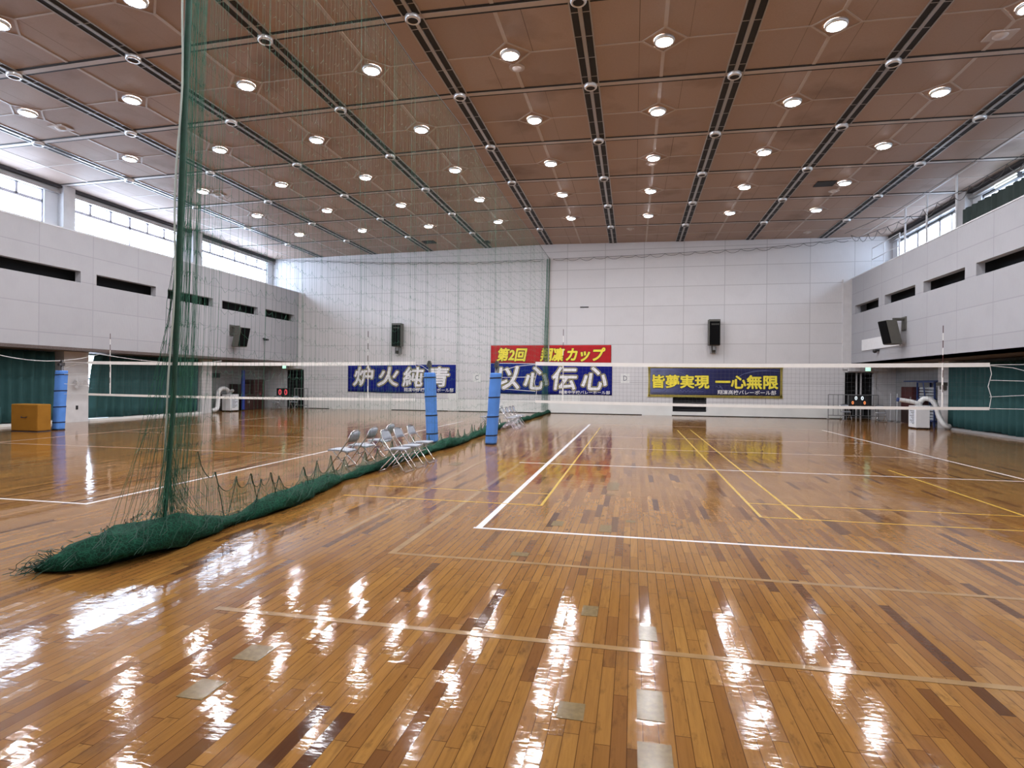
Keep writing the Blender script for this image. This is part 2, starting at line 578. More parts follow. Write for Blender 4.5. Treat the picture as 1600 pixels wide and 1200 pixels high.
def strands(name, polys, r, m, parent, sides=3):
    """many thin cords as one mesh: polys = list of (n,3) arrays"""
    V, Fc, base = [], [], 0
    ang = np.arange(sides) * 2 * PI / sides
    for P in polys:
        P = np.asarray(P, float)
        n = len(P)
        if n < 2:
            continue
        d = np.gradient(P, axis=0)
        d /= np.linalg.norm(d, axis=1)[:, None] + 1e-9
        a = np.tile([0.31, 0.85, 0.42], (n, 1))
        s = np.cross(d, a)
        s /= np.linalg.norm(s, axis=1)[:, None] + 1e-9
        t = np.cross(d, s)
        ring = P[:, None, :] + r * (s[:, None, :] * np.cos(ang)[None, :, None] + t[:, None, :] * np.sin(ang)[None, :, None])
        V.append(ring.reshape(-1, 3))
        i = np.arange(n - 1)[:, None] * sides
        k = np.arange(sides)[None, :]
        k2 = (k + 1) % sides
        q = np.stack([i + k, i + k2, i + sides + k2, i + sides + k], -1).reshape(-1, 4) + base
        Fc.append(q)
        base += n * sides
    V = np.concatenate(V) - np.array(parent['_o'])
    Fc = np.concatenate(Fc).astype(np.int32)
    me = bpy.data.meshes.new(name)
    me.vertices.add(len(V))
    me.vertices.foreach_set('co', V.ravel().astype(np.float32))
    me.loops.add(Fc.size)
    me.loops.foreach_set('vertex_index', Fc.ravel())
    me.polygons.add(len(Fc))
    me.polygons.foreach_set('loop_start', np.arange(len(Fc), dtype=np.int32) * 4)
    me.materials.append(m)
    me.update(calc_edges=True)
    ob = bpy.data.objects.new(name, me)
    COL.objects.link(ob)
    ob.parent = parent
    ob['_o'] = list(parent['_o'])
    return ob


def text_mesh(body, shear=0.0, offset=0.0, size=1.0):
    cu = bpy.data.curves.new('lettering', 'FONT')
    cu.body = body
    cu.size = size
    cu.shear = shear
    cu.offset = offset
    cu.resolution_u = 3
    cu.fill_mode = 'FRONT'
    ob = bpy.data.objects.new('lettering', cu)
    COL.objects.link(ob)
    dg = bpy.context.evaluated_depsgraph_get()
    dg.update()
    me = bpy.data.meshes.new_from_object(ob.evaluated_get(dg))
    V = np.array([v.co[:] for v in me.vertices])
    Fs = [tuple(p.vertices) for p in me.polygons]
    bpy.data.objects.remove(ob)
    bpy.data.meshes.remove(me)
    return V, Fs


def lettering(name, body, x0, x1, z0, z1, y, m, parent, shear=0.0, offset=0.0, frame=None, thick=0.003):
    """flat letters on a plane facing -Y, fitted to a box; frame = bbox of the un-fattened letters"""
    V, Fs = text_mesh(body, shear, offset)
    lo, hi = (V.min(0), V.max(0)) if frame is None else frame
    sx, sz = (x1 - x0) / (hi[0] - lo[0]), (z1 - z0) / (hi[1] - lo[1])
    mb = MB()
    X = x0 + (V[:, 0] - lo[0]) * sx
    Z = z0 + (V[:, 1] - lo[1]) * sz
    n = len(V)
    pts = np.concatenate([np.stack([X, np.full(n, y), Z], 1)])
    mb.add(pts, Fs)
    ob = mb.build(name, m, parent)
    sol = ob.modifiers.new('solid', 'SOLIDIFY')
    sol.thickness = thick
    sol.offset = 0
    return ob


def outlined(name, body, x0, x1, z0, z1, y, m, parent, shear, r, frame, n=12):
    """flat letters grown by r metres all round: copies of the glyph laid in a ring"""
    V, Fs = text_mesh(body, shear, 0.0)
    lo, hi = frame
    sx, sz = (x1 - x0) / (hi[0] - lo[0]), (z1 - z0) / (hi[1] - lo[1])
    X = x0 + (V[:, 0] - lo[0]) * sx
    Z = z0 + (V[:, 1] - lo[1]) * sz
    mb = MB()
    for k in range(n + 1):
        a, rr = 2 * PI * k / n, (r if k < n else 0.0)
        mb.add(np.stack([X + rr * math.cos(a), np.full(len(V), y - .0002 * k), Z + rr * math.sin(a)], 1), Fs)
    return mb.build(name, m, parent)


def letter_frame(body, shear=0.0):
    V, _ = text_mesh(body, shear, 0.0)
    return V.min(0), V.max(0)


# ================================================================== THE ROOM
fl = MB().box(-22.2, 16.0, FRONT_Y - 0.3, WALL_Y + 1.6, -0.12, 0.0).build('floor', M['floor'], kind='structure')
tag(fl, 'varnished timber strip floor of the sports hall')

LINES = []


def line(name, x0, x1, y0, y1, m, label):
    LINES.append(0)
    z = 0.0012 + 0.0002 * (len(LINES) % 6)
    o = MB().box(x0, x1, y0, y1, 0.0002, z).build(name, m, fl)
    o['label'] = label
    return o


W_ = 0.06
line('court_line', -0.06, 9.05, 0.0, 0.055, M['white_line'], 'white end line of the right court')
line('court_line', -0.04, 0.04, 0.0, 18.2, M['white_line'], 'white left side line of the right court')
line('court_line', 8.99, 9.05, 0.0, 18.0, M['white_line'], 'white right side line of the right court')
line('court_line', 0.0, 9.0, 18.15, 18.2, M['thin_white'], 'far end line of the right court')
line('court_line', -0.62, 9.7, 5.72, 5.77, M['white_line'], 'near attack line of the right court')
line('court_line', 0.0, 9.02, 9.12, 9.17, M['thin_white'], 'centre line of the right court')
line('court_line', 0.0, 9.02, 12.6, 12.65, M['thin_white'], 'far attack line of the right court')
line('court_line', -15.0, -5.57, -0.02, 0.03, M['white_line'], 'white end line of the left court')
line('court_line', -5.63, -5.57, 0.0, 18.2, M['white_line'], 'white right side line of the left court')
line('court_line', -14.95, -14.9, 0.0, 18.2, M['thin_white'], 'left side line of the left court')
line('court_line', -15.2, -5.3, 5.70, 5.74, M['thin_white'], 'near attack line of the left court')
line('court_line', -15.0, -5.57, 9.5, 9.54, M['thin_white'], 'centre line of the left court')
line('court_line', -15.0, -5.57, 13.0, 13.04, M['thin_white'], 'far attack line of the left court')
line('court_line', 0.51, 0.55, 1.46, 16.5, M['yellow_line'], 'yellow side line beside the left white side line')
line('court_line', 3.42, 3.46, 1.46, 16.2, M['yellow_line'], 'left one of two close yellow lines')
line('court_line', 3.92, 3.96, 1.46, 16.4, M['yellow_line'], 'right one of two close yellow lines')
line('court_line', -2.5, 0.55, 1.45, 1.485, M['yellow_line'], 'outer yellow end line on the left')
line('court_line', -2.5, 0.55, 2.32, 2.355, M['yellow_line'], 'inner yellow end line on the left')
line('court_line', 3.42, 9.9, 1.45, 1.485, M['yellow_line'], 'outer yellow end line on the right')
line('court_line', 3.44, 9.9, 2.36, 2.395, M['yellow_line'], 'inner yellow end line on the right')
line('court_line', 6.95, 6.99, 1.46, 6.7, M['yellow_line'], 'worn yellow centre line at the right')
line('court_line', -0.6, 10.5, -1.19, -1.13, M['tan_line'], 'tan ghost of a removed line in front of the white end line')
line('court_line', -1.3, 8.0, -2.83, -2.77, M['tan_line'], 'nearest tan tape line across the floor')
line('court_line', -0.62, -0.55, -1.19, 19.5, M['tan_line'], 'tan ghost line left of the white side line')
line('court_line', -1.48, -1.42, -0.6, 20.5, M['tan_line'], 'faint tan ghost line nearer the green net')
for (x, y, a, b) in [(1.9, -2.52, .06, .24), (1.89, -3.44, .07, .30), (1.9, -3.88, .08, .2), (1.48, -3.59, .07, .16), (1.48, -2.21, .06, .2),
                     (1.47, 3.28, .1, .75), (0.89, 0.47, .07, .25), (1.48, 0.36, .07, .35), (0.68, -0.9, .09, .13), (-0.55, -3.38, .09, .2),
                     (-0.56, -3.83, .08, .2), (1.77, 0.8, .06, .12), (1.45, 2.52, .07, .14), (-1.88, 5.15, .1, .5)]:
    o = bx(x - a, x + a, y - b / 2, y + b / 2, 0.0003, 0.0022).build('tape_patch', M['tape'], fl)
    o['label'] = 'glossy grey tape patch on the boards'

# ---- ceiling
cm = MB()
XS = [GX + i * SX for i in range(-6, 5)]
YS = [GY + j * SY for j in range(-5, 6)]
XS[0], XS[-1] = -21.4, 15.3
for a in range(10):
    for b in range(10):
        x0, x1, y0, y1 = XS[a], XS[a + 1], YS[b], YS[b + 1]
        cm.hexa([(x0, y0, zc(x0)), (x1, y0, zc(x1)), (x1, y1, zc(x1)), (x0, y1, zc(x0)),
                 (x0, y0, zc(x0) + .1), (x1, y0, zc(x1) + .1), (x1, y1, zc(x1) + .1), (x0, y1, zc(x0) + .1)], 0)


def cbar(mb, p, q, w, d, m, up_=0.0):
    """flat bar hanging d below the ceiling plane from p to q (xy), width w"""
    dx, dy = q[0] - p[0], q[1] - p[1]
    L = math.hypot(dx, dy)
    nx, ny = -dy / L * w / 2, dx / L * w / 2
    cs = [(p[0] + nx, p[1] + ny), (q[0] + nx, q[1] + ny), (q[0] - nx, q[1] - ny), (p[0] - nx, p[1] - ny)]
    cs = cs[::-1] if False else cs
    vs = [(x, y, zc(x) - d) for x, y in cs] + [(x, y, zc(x) - up_) for x, y in cs]
    # order so that faces point outwards
    mb.hexa([vs[3], vs[2], vs[1], vs[0], vs[7], vs[6], vs[5], vs[4]], m)


LIGHT_CELLS = []
for a in range(-6, 4):
    for b in range(-5, 5):
        cx, cy = GX + (a + .5) * SX, GY + (b + .5) * SY
        lit = -5 <= a <= 2 and -4 <= b <= 3
        if lit:
            LIGHT_CELLS.append((a, b, cx, cy))
        r = 0.5 if lit else 0.0
        hx, hy = SX / 2 - 0.22, SY / 2 - 0.12
        wl_, wt_ = 0.085, 0.04
        if lit:
            cbar(cm, (cx, cy + r), (cx, cy + hy), wl_, 0.012, 1)
            cbar(cm, (cx, cy - hy), (cx, cy - r), wl_, 0.012, 1)
            cbar(cm, (cx + r, cy), (cx + hx, cy), wt_, 0.012, 1)
            cbar(cm, (cx - hx, cy), (cx - r, cy), wt_, 0.012, 1)
            pts = [(cx + r, cy), (cx, cy + r), (cx - r, cy), (cx, cy - r)]
            for k in range(4):
                cbar(cm, pts[k], pts[(k + 1) % 4], 0.045, 0.016, 1)
        else:
            cbar(cm, (cx, cy - hy), (cx, cy + hy), wl_, 0.012, 1)
            cbar(cm, (cx - hx, cy), (cx + hx, cy), wt_, 0.0115, 1)
ceil_o = cm.build('ceiling', [M['ceiling'], M['strip']], kind='structure', origin=(RIDGE_X, GY, 9.6))
tag(ceil_o, 'brown panelled ceiling with pale strips')

tn = 0
for i in range(-5, 4):                                   # beams running towards the back wall
    x = GX + i * SX
    mb = MB()
    for s in (-1, 1):
        cbar(mb, (x + s * 0.125, FRONT_Y), (x + s * 0.125, WALL_Y), 0.15, 0.012, 0)  # flush strip, the dark of a deep slot put into its colour
        cbar(mb, (x + s * 0.215, FRONT_Y), (x + s * 0.215, WALL_Y), 0.03, 0.022, 1)
        for b in range(-5, 5):
            for k in range(4):
                yy = GY + (b + (k + .5) / 4) * SY
                cbar(mb, (x + s * 0.125, yy - 0.012), (x + s * 0.125, yy + 0.012), 0.15, 0.016, 1)
    cbar(mb, (x, FRONT_Y), (x, WALL_Y), 0.085, 0.03, 1)
    tn += 1
    tag(mb.build(f'trim_{tn}', [M['slot'], M['alu']], kind='structure', origin=(x, GY, zc(x) - .06)), 'ceiling rail with slots painted as black strips running to the back wall')
for j in range(-4, 5):                                   # beams across
    y = GY + j * SY
    mb = MB()
    for (xa, xb) in ((WXL, RIDGE_X), (RIDGE_X, WXR)):
        for s in (-1, 1):
            cbar(mb, (xa, y + s * 0.11), (xb, y + s * 0.11), 0.07, 0.013, 0)  # flush black strip painted as the slot's shade
        cbar(mb, (xa, y), (xb, y), 0.15, 0.022, 1)
    tn += 1
    tag(mb.build(f'trim_{tn}', [M['slot'], M['strip']], kind='structure', origin=(RIDGE_X, y, 9.7)), 'ceiling rail crossing from window to window')

ring0 = None
for i in range(-5, 4):
    for j in range(-3, 5):
        x, y = GX + i * SX, GY + j * SY
        if ring0 is None:
            mb = MB()
            mb.lathe((0, 0, 0), [(0.10, 0), (0.108, -0.09), (0.122, -0.108), (0.15, -0.108), (0.17, -0.085), (0.17, 0)], 20, 0)
            mb.disc((0, 0, -0.098), 0.118, 20, 1)  # black disc painted as the shade inside the ring's hole
            me_ = mb.build('socket_ring', [M['ring'], M['slot']], smooth=True, origin=(0, 0, 0))
            ring0 = me_
            o = me_
        else:
            o = ring0.copy()
            COL.objects.link(o)
        o.parent = ceil_o
        o.location = (x - RIDGE_X, y - GY, zc(x) - 9.6)
        o['label'] = 'silver socket ring where two ceiling rails cross'

# ---- ceiling lamps
NTH = ['first', 'second', 'third', 'fourth', 'fifth', 'sixth', 'seventh', 'eighth', 'ninth']
lamp0 = thing('ceiling_lamp', 'x', 'ceiling lamp', (0, 0, 0))
mb = MB()
mb.lathe((0, 0, 0), [(0.182, -0.05), (0.19, -0.072), (0.22, -0.068), (0.235, -0.04), (0.235, 0.0)], 24)
mb.build('trim_ring', M['ring'], lamp0, smooth=True)
mb = MB()
prof = [(0.184, -0.052), (0.165, -0.07), (0.12, -0.084), (0.06, -0.091), (0.001, -0.093)]
mb.lathe((0, 0, 0), prof[::-1], 24)
mb.build('lamp_lens', M['lens'], lamp0, smooth=True)
first = True
for (a, b, cx, cy) in LIGHT_CELLS:
    o = lamp0 if first else copy_tree(lamp0)
    first = False
    o.location = (cx, cy, zc(cx))
    row, coln = 4 - b, a + 6
    o['label'] = f'bright round ceiling lamp, {NTH[row - 1]} row from the back wall, {NTH[coln - 1]} from the left windows'
    o['group'] = 'round ceiling lamps in the panel centres'

# ---- small ceiling discs and plates
for (x, y, kind_, lab) in [(-1.18, 7.81, 0, 'white round detector just behind the lamp near the hall centre line'),
                           (2.36, 14.86, 0, 'white round detector hanging below a lamp right of the centre'),
                           (9.7, 8.2, 1, 'square plate with round detector by the top right lamp'),
                           (9.61, 18.84, 0, 'white round detector below the rightmost far lamp'),
                           (-15.8, 8.23, 1, 'pale square ceiling plate beside the upper left lamp'),
                           (-15.49, 14.84, 1, 'pale ceiling plate beside a lamp behind the green net edge'),
                           (1.57, 23.72, 0, 'pale round detector close to the back wall, right of centre'),
                           (10.4, 25.4, 0, 'pale round detector in the far right ceiling corner')]:
    t = thing('ceiling_detector', lab, 'detector', (x, y, zc(x)))
    mb = MB()
    if kind_:
        mb.box(x - .28, x + .28, y - .2, y + .2, zc(x) - 0.03, zc(x) + 0.004)
        mb.build('base_plate', M['strip'], t)
        mb = MB()
        mb.lathe((x, y, zc(x)), [(0.001, -0.07), (0.12, -0.06), (0.15, -0.03)], 16)
        mb.build('detector_head', M['strip'], t, smooth=True)
    else:
        mb.lathe((x, y, zc(x)), [(0.10, -0.03), (0.2, -0.02), (0.2, 0.004)], 18)
        mb.build('base_plate', M['strip'], t)
        mb = MB()
        mb.lathe((x, y, zc(x)), [(0.001, -0.09), (0.07, -0.085), (0.11, -0.05), (0.12, -0.028)], 16)
        mb.build('detector_head', M['strip'], t, smooth=True)
# open access flaps near the back wall
for (x, y, lab) in [(-9.6, 24.6, 'dark open ceiling hatch near the back wall, left one'), (-6.6, 25.3, 'dark open ceiling hatch near the back wall, right one'),
                    (9.0, 17.9, 'dark open ceiling slot left of the rightmost far lamp')]:
    tag(bx(x - .35, x + .35, y - .3, y + .3, zc(x) - 0.03, zc(x) + 0.005).build('ceiling_hatch', M['slot']), lab, 'hatch')

# ---- back wall
YB = WALL_Y
mb = MB()
VX0, VX1, VZ0, VZ1 = 3.94, 5.74, 0.22, 1.04           # low vent hole
DLX0, DLX1, DRX0, DRX1, DZ = -20.03, -18.63, 12.61, 14.04, 2.47
mb.box(DLX1, VX0, YB, YB + .3, 0.72, 9.9, 0)
mb.box(VX1, DRX0, YB, YB + .3, 0.72, 9.9, 0)
mb.box(VX0, VX1, YB, YB + .3, VZ1, 9.9, 0)
mb.box(DLX1, VX0, YB - 0.015, YB + .3, 0, 0.72, 1)
mb.box(VX1, DRX0, YB - 0.015, YB + .3, 0, 0.72, 1)
mb.box(VX0, VX1, YB - 0.015, YB + .3, 0, VZ0, 1)
mb.box(VX0, VX1, YB, YB + .3, 0.72, 0.721, 1)
mb.box(DLX0, DLX1, YB, YB + .3, DZ, 9.9, 0)
mb.box(DRX0, DRX1, YB, YB + .3, DZ, 9.9, 0)
mb.box(-22.2, DLX0, YB, YB + .3, 0, 9.9, 0)
mb.box(DRX1, 16, YB, YB + .3, 0, 9.9, 0)
wb = mb.build('wall_back', [M['wall_back'], M['wall_base']], kind='structure')
tag(wb, 'pale panelled back wall')
mb = MB()
mb.box(VX0 - .02, VX1 + .02, YB + .28, YB + .34, VZ0 - .02, VZ1 + .02)
for k in range(5):
    z = VZ0 + (k + .5) * (VZ1 - VZ0) / 5
    mb.box(VX0, VX1, YB + .2, YB + .23, z - .03, z + .02)
tag(mb.build('trim_vent', M['void'], kind='structure'), 'black low vent opening in the back wall')
# lighter boards set in the base of the wall
for k, (x0, x1, z0, z1) in enumerate([(-14.9, -12.72, 0.0, 0.86), (-9.1, -8.43, 0.02, 1.74), (-16.9, -14.9, 0, .74), (-2.9, -1.2, 0.72, 1.05), (2.28, 3.9, 0.0, 0.7)]):
    bx(x0, x1, YB - 0.022, YB + .01, z0, z1).build('wall_board', M['wall_base'], wb)
mb = MB()
mb.box(DLX1, DRX0, YB - 0.02, YB, 0, 0.035)
mb.build('baseboard_back', M['void'], kind='structure')

# front wall behind the camera
tag(bx(-22.2, 16, FRONT_Y - .3, FRONT_Y, 0, 9.9).build('wall_front', M['wall_back'], kind='structure'), 'pale wall behind the viewer')


# ---- side walls: balcony front with slots, recess under it, clerestory windows above
def slots():
    out = []
    k = 0
    y = 8.94
    while y > FRONT_Y + 3.7:
        y -= 3.6
    while y < YB - 1:
        out.append((y, min(y + 2.92, YB - 0.4)))
        y += 3.592
    return out


BAYS = [(-8.4, -2.45), (-1.25, 4.75), (5.95, 11.95), (13.0, 18.97), (20.18, 26.2)]
PIERS = [(4.75, 5.95), (11.95, 13.0), (18.97, 20.18), (-2.45, -1.25)]


def side(sgn, xf, xw, xlow, tagside):
    """sgn=-1 left, +1 right.  xf balcony face, xw window wall, xlow lower wall"""
    t = 0.26 * sgn
    a, b = sorted((xf, xf + t))
    mb = MB()
    mb.box(a, b, FRONT_Y, YB, BAL_Z0, 5.42)
    mb.box(a, b, FRONT_Y, YB, 5.86, BAL_Z1)
    ys = [FRONT_Y]
    for s0, s1 in slots():
        ys += [s0, s1]
    ys.append(YB)
    for k in range(0, len(ys) - 1, 2):
        mb.box(a, b, ys[k], ys[k + 1], 5.42, 5.86)
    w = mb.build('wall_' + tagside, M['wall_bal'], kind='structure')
    tag(w, f'pale panelled balcony front along the {tagside} side')
    # capping and reveals
    mb = MB()
    mb.box(a - .02, b + .02, FRONT_Y, YB, BAL_Z1, BAL_Z1 + 0.04)
    for s0, s1 in slots():
        mb.box(a + (.005 if sgn > 0 else -.0), b - (.005 if sgn < 0 else 0), s0, s1, 5.40, 5.425)
    mb.build('wall_capping', M['wall_upper'], w)
    # dark void behind the slots
    c, d = sorted((xf + t, xf + t + 0.5 * sgn))
    mb = MB()
    mb.box(c if sgn < 0 else d - .03, c + .03 if sgn < 0 else d, FRONT_Y, YB, 5.2, 6.1)
    mb.box(c, d, FRONT_Y, YB, 6.1, 6.14)
    mb.box(c, d, FRONT_Y, YB, 5.18, 5.22)
    mb.build('slot_void', M['void'], w)
    # soffit
    e, f = sorted((xf, xlow))
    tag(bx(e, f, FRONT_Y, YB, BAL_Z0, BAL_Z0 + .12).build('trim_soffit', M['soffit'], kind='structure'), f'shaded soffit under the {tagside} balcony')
    # walkway
    g, h = sorted((xf + t, xw))
    bx(g, h, FRONT_Y, YB, 6.5, 6.62).build('trim_walkway', M['wall_upper'], kind='structure')
    # window wall
    i_, j_ = sorted((xw, xw + 0.3 * sgn))
    mb = MB()
    ZS, ZH = (7.86, 9.18) if sgn < 0 else (8.0, 9.14)
    mb.box(i_, j_, FRONT_Y, YB, 6.3, ZS)
    mb.box(i_, j_, FRONT_Y, YB, ZH, 9.9)
    yy = [FRONT_Y]
    for y0, y1 in BAYS:
        yy += [y0, y1]
    yy.append(YB)
    for k in range(0, len(yy) - 1, 2):
        mb.box(i_, j_, yy[k], yy[k + 1], ZS, ZH)
    ww = mb.build('wall_upper_' + tagside, M['wall_upper'], kind='structure')
    tag(ww, f'white clerestory wall above the {tagside} balcony')
    # piers in front of the wall
    for y0, y1 in PIERS:
        p, q = sorted((xw, xw - 0.28 * sgn))
        bx(p, q, y0 + .55, y1, 6.62, 9.6).build('pier', M['pillar'], ww)
    # dark head rail
    p, q = sorted((xw - 0.02 * sgn, xw - 0.22 * sgn))
    mb = MB()
    mb.box(p, q, FRONT_Y, YB, 9.385, zc(xw) + .02)
    mb.build('trim_head_' + tagside, M['dark_head'], kind='structure')
    mb = MB()
    p2, q2 = sorted((xw - 0.0 * sgn, xw - 0.16 * sgn))
    mb.box(p2, q2, FRONT_Y, YB, 9.15, 9.25)
    mb.build('trim_rail_' + tagside, M['alu'], kind='structure')
    # windows
    global WN
    xm = xw + 0.1 * sgn
    for (y0, y1) in BAYS:
        WN += 1
        mb = MB()
        m0, m1 = xm - .035, xm + .035
        mb.box(m0, m1, y0, y1, ZS, ZS + .06)
        mb.box(m0, m1, y0, y1, ZH - .05, ZH)
        mb.box(m0, m1, y0, y0 + .06, ZS, ZH)
        mb.box(m0, m1, y1 - .06, y1, ZS, ZH)
        if sgn < 0:
            zt = 8.70
            mb.box(m0, m1, y0, y1, zt - .06, zt + .06)
            for k in range(1, 6):
                y = y0 + (y1 - y0) * k / 6
                mb.box(m0, m1, y - .05, y + .05, zt, ZH)
            ym = (y0 + y1) / 2
            mb.box(m0, m1, ym - .03, ym + .03, ZS, zt)
        else:
            mb.box(m0, m1, y0, y1, 8.2, 8.27)
            mb.box(m0, m1, y0, y1, 9.02, ZH)
            for k in range(1, 6):
                y = y0 + (y1 - y0) * k / 6
                ww_ = .08 if k % 2 == 0 else .04
                mb.box(m0, m1, y - ww_, y + ww_, ZS, ZH)
        fr = mb.build(f'window_{WN}', M['frame'] if sgn < 0 else M['frame_pale'], kind='structure')
        tag(fr, f'clerestory window bay on the {tagside}')
        bx(xm - .006, xm + .006, y0 + .02, y1 - .02, ZS + .02, ZH - .02).build('window_pane', M['glass'], fr)
        # daylight portal
        ld = bpy.data.lights.new('window_portal', 'AREA')
        ld.shape = 'RECTANGLE'
        ld.size, ld.size_y = (y1 - y0), (ZH - ZS)
        ld.cycles.is_portal = True
        lo = bpy.data.objects.new('window_portal', ld)
        COL.objects.link(lo)
        lo.location = (xw + 0.2 * sgn, (y0 + y1) / 2, (ZS + ZH) / 2)
        # area light shines along its -Z: local X must lie along world Y, local Z away from the room
        lo.matrix_world = Matrix(((0, 0, sgn, lo.location[0]), (1, 0, 0, lo.location[1]), (0, sgn, 0, lo.location[2]), (0, 0, 0, 1)))
    return w


WN = 0
XLOWL, XLOWR = -21.2, 15.05
side(-1, XL, WXL, XLOWL, 'left')
side(1, XR, WXR, XLOWR, 'right')
# lower recess walls (a narrow lit window beside the left pillar)
mb = MB()
LW = -20.62
mb.box(LW - .2, LW, FRONT_Y, 11.7, 0, 2.8)
mb.box(LW - .2, LW, 14.0, 20.15, 0, 2.8)
mb.box(LW - .2, LW, 11.7, 14.0, 0, 0.35)
mb.box(LW - .2, LW, 11.95, 14.0, 2.72, 2.8)
mb.box(LW - .2, LW, 11.7, 11.95, 1.85, 2.8)
mb.box(LW - .2, LW, 11.95, 13.1, .35, 2.72)

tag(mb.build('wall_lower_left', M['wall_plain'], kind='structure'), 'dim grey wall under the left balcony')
mb = MB()
mb.box(XLOWL - .3, XLOWL, 20.15, YB, 0, 2.8)
tag(bx(XLOWL - .3, LW, 20.05, 20.15, 0, 2.8).build('wall_return_left', M['wall_plain'], kind='structure'), 'short grey return wall behind the far left pillar')
tag(mb.build('wall_corner_left', M['wall_plain'], kind='structure'), 'dim grey wall of the left corner recess')
for (ya, yb_, lab) in ((13.1, 14.0, 'narrow low window right of the left pillar, showing past the curtain'), (11.7, 11.95, 'narrow low window left of the left pillar, showing past the curtain')):
    WN += 1
    mb = MB()
    mb.box(LW - .16, LW - .10, ya, yb_, 0.35, 0.42)
    mb.box(LW - .16, LW - .10, ya, yb_, 1.70, 1.78)
    mb.box(LW - .16, LW - .10, ya, ya + .04, 0.35, 2.72 if ya > 12 else 1.85)
    fr = mb.build(f'window_{WN}', M['frame'], kind='structure')
    tag(fr, lab)
    bx(LW - .136, LW - .124, ya + .02, yb_ - .02, 0.37, 2.7 if ya > 12 else 1.84).build('window_pane', M['glass'], fr)
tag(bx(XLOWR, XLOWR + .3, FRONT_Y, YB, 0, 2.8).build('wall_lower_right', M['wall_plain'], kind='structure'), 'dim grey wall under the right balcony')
# pillars
for (y0, y1, n_) in [(12.0, 13.05, 'a'), (19.42, 20.15, 'b'), (4.8, 5.85, 'c')]:
    mb = MB()
    mb.box(LW, -20.0, y0, y1, 0, BAL_Z0)
    o = mb.build('trim_pillar', M['pillar'], kind='structure')
    tag(o, 'white painted pillar under the left balcony')
for (y0, y1) in [(20.45, 21.3), (12.4, 13.2)]:
    o = bx(14.5, 15.05, y0, y1, 0, BAL_Z0).build('trim_pillar', M['pillar'], kind='structure')
    tag(o, 'white painted pillar under the right balcony')
# white plinths along the curtains
bx(-20.4, -19.98, FRONT_Y, 11.95, 0, 0.09).build('baseboard_left', M['wall_base'], kind='structure')
bx(-20.4, -19.98, 13.1, 19.4, 0, 0.09).build('baseboard_left_far', M['wall_base'], kind='structure')
bx(14.36, 14.8, FRONT_Y, 20.4, 0, 0.08).build('baseboard_right', M['wall_plain'], kind='structure')
# corner doorways: dark lobby behind
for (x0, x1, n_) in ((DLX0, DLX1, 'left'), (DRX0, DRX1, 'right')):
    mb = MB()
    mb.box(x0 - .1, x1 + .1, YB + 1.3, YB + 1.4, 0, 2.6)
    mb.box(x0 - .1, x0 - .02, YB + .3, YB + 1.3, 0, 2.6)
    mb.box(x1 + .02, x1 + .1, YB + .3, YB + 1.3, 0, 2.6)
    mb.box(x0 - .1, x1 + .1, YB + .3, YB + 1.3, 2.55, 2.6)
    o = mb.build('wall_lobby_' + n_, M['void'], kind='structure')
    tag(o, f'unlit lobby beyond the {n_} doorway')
    mb = MB()
    mb.box(x0 - .07, x0 + .03, YB - .03, YB + .1, 0, DZ)
    mb.box(x1 - .03, x1 + .07, YB - .03, YB + .1, 0, DZ)
    mb.box(x0 - .07, x1 + .07, YB - .03, YB + .1, DZ - .03, DZ + .07)
    tag(mb.build(f'door_{1 if n_ == "left" else 2}', M['pillar'], kind='structure'), f'pale frame of the dark {n_} corner doorway')
# folding inner leaves seen as pale edges in the right doorway
mb = MB()
mb.box(13.25, 13.31, YB + .2, YB + .26, 0, 2.42)
mb.box(13.46, 13.52, YB + .2, YB + .26, 0, 2.42)
tag(mb.build('door_3', M['pillar'], kind='structure'), 'pale edges of a half-open door in the right doorway')
# header boxes over the doorways
tag(bx(12.75, 14.6, YB - .28, YB - .0, 2.5, 2.79).build('trim_header_right', M['pillar'], kind='structure'), 'pale header box over the right doorway')
tag(bx(-19.6, -18.7, YB - .25, YB - .0, 2.5, 2.79).build('trim_header_left', M['pillar'], kind='structure'), 'pale header box over the left doorway')
# pilasters in the corners of the back wall
bx(XL - .0, XL + .35, YB - .06, YB, 2.8, BAL_Z1).build('trim_corner_left', M['pillar'], kind='structure')
bx(XR - .42, XR, YB - .1, YB, 2.6, BAL_Z1 + .0).build('trim_corner_right', M['pillar'], kind='structure')

# ================================================================== THINGS
# ---- exit signs
for (x, lab) in ((-19.83, 'glowing green exit sign over the left corner doorway'), (13.62, 'glowing green exit sign over the right corner doorway')):
    t = thing('exit_sign', lab, 'sign', (x, YB - .30, 2.5))
    bx(x - .13, x + .13, YB - .36, YB - .27 if x > 0 else YB, 2.50, 2.78).build('housing', M['white_plastic'], t)
    bx(x - .12, x + .12, YB - .368, YB - .36, 2.51, 2.77).build('lit_face', M['exit'], t)

# ---- letter papers on the back wall
for (x, z, ch, lab) in ((1.34, 2.05, 'D', 'white paper with the letter D on the back wall'), (-7.32, 2.03, 'C', 'white paper with the letter C on the back wall')):
    t = thing('court_letter_paper', lab, 'paper', (x, YB - .004, z - .26), 'court letter papers')
    bx(x - .24, x + .24, YB - .006, YB, z - .26, z + .26).build('sheet', M['wall_base'], t)
    lettering('letter', ch, x - .1, x + .1, z - .14, z + .14, YB - .0085, M['ink'], t)

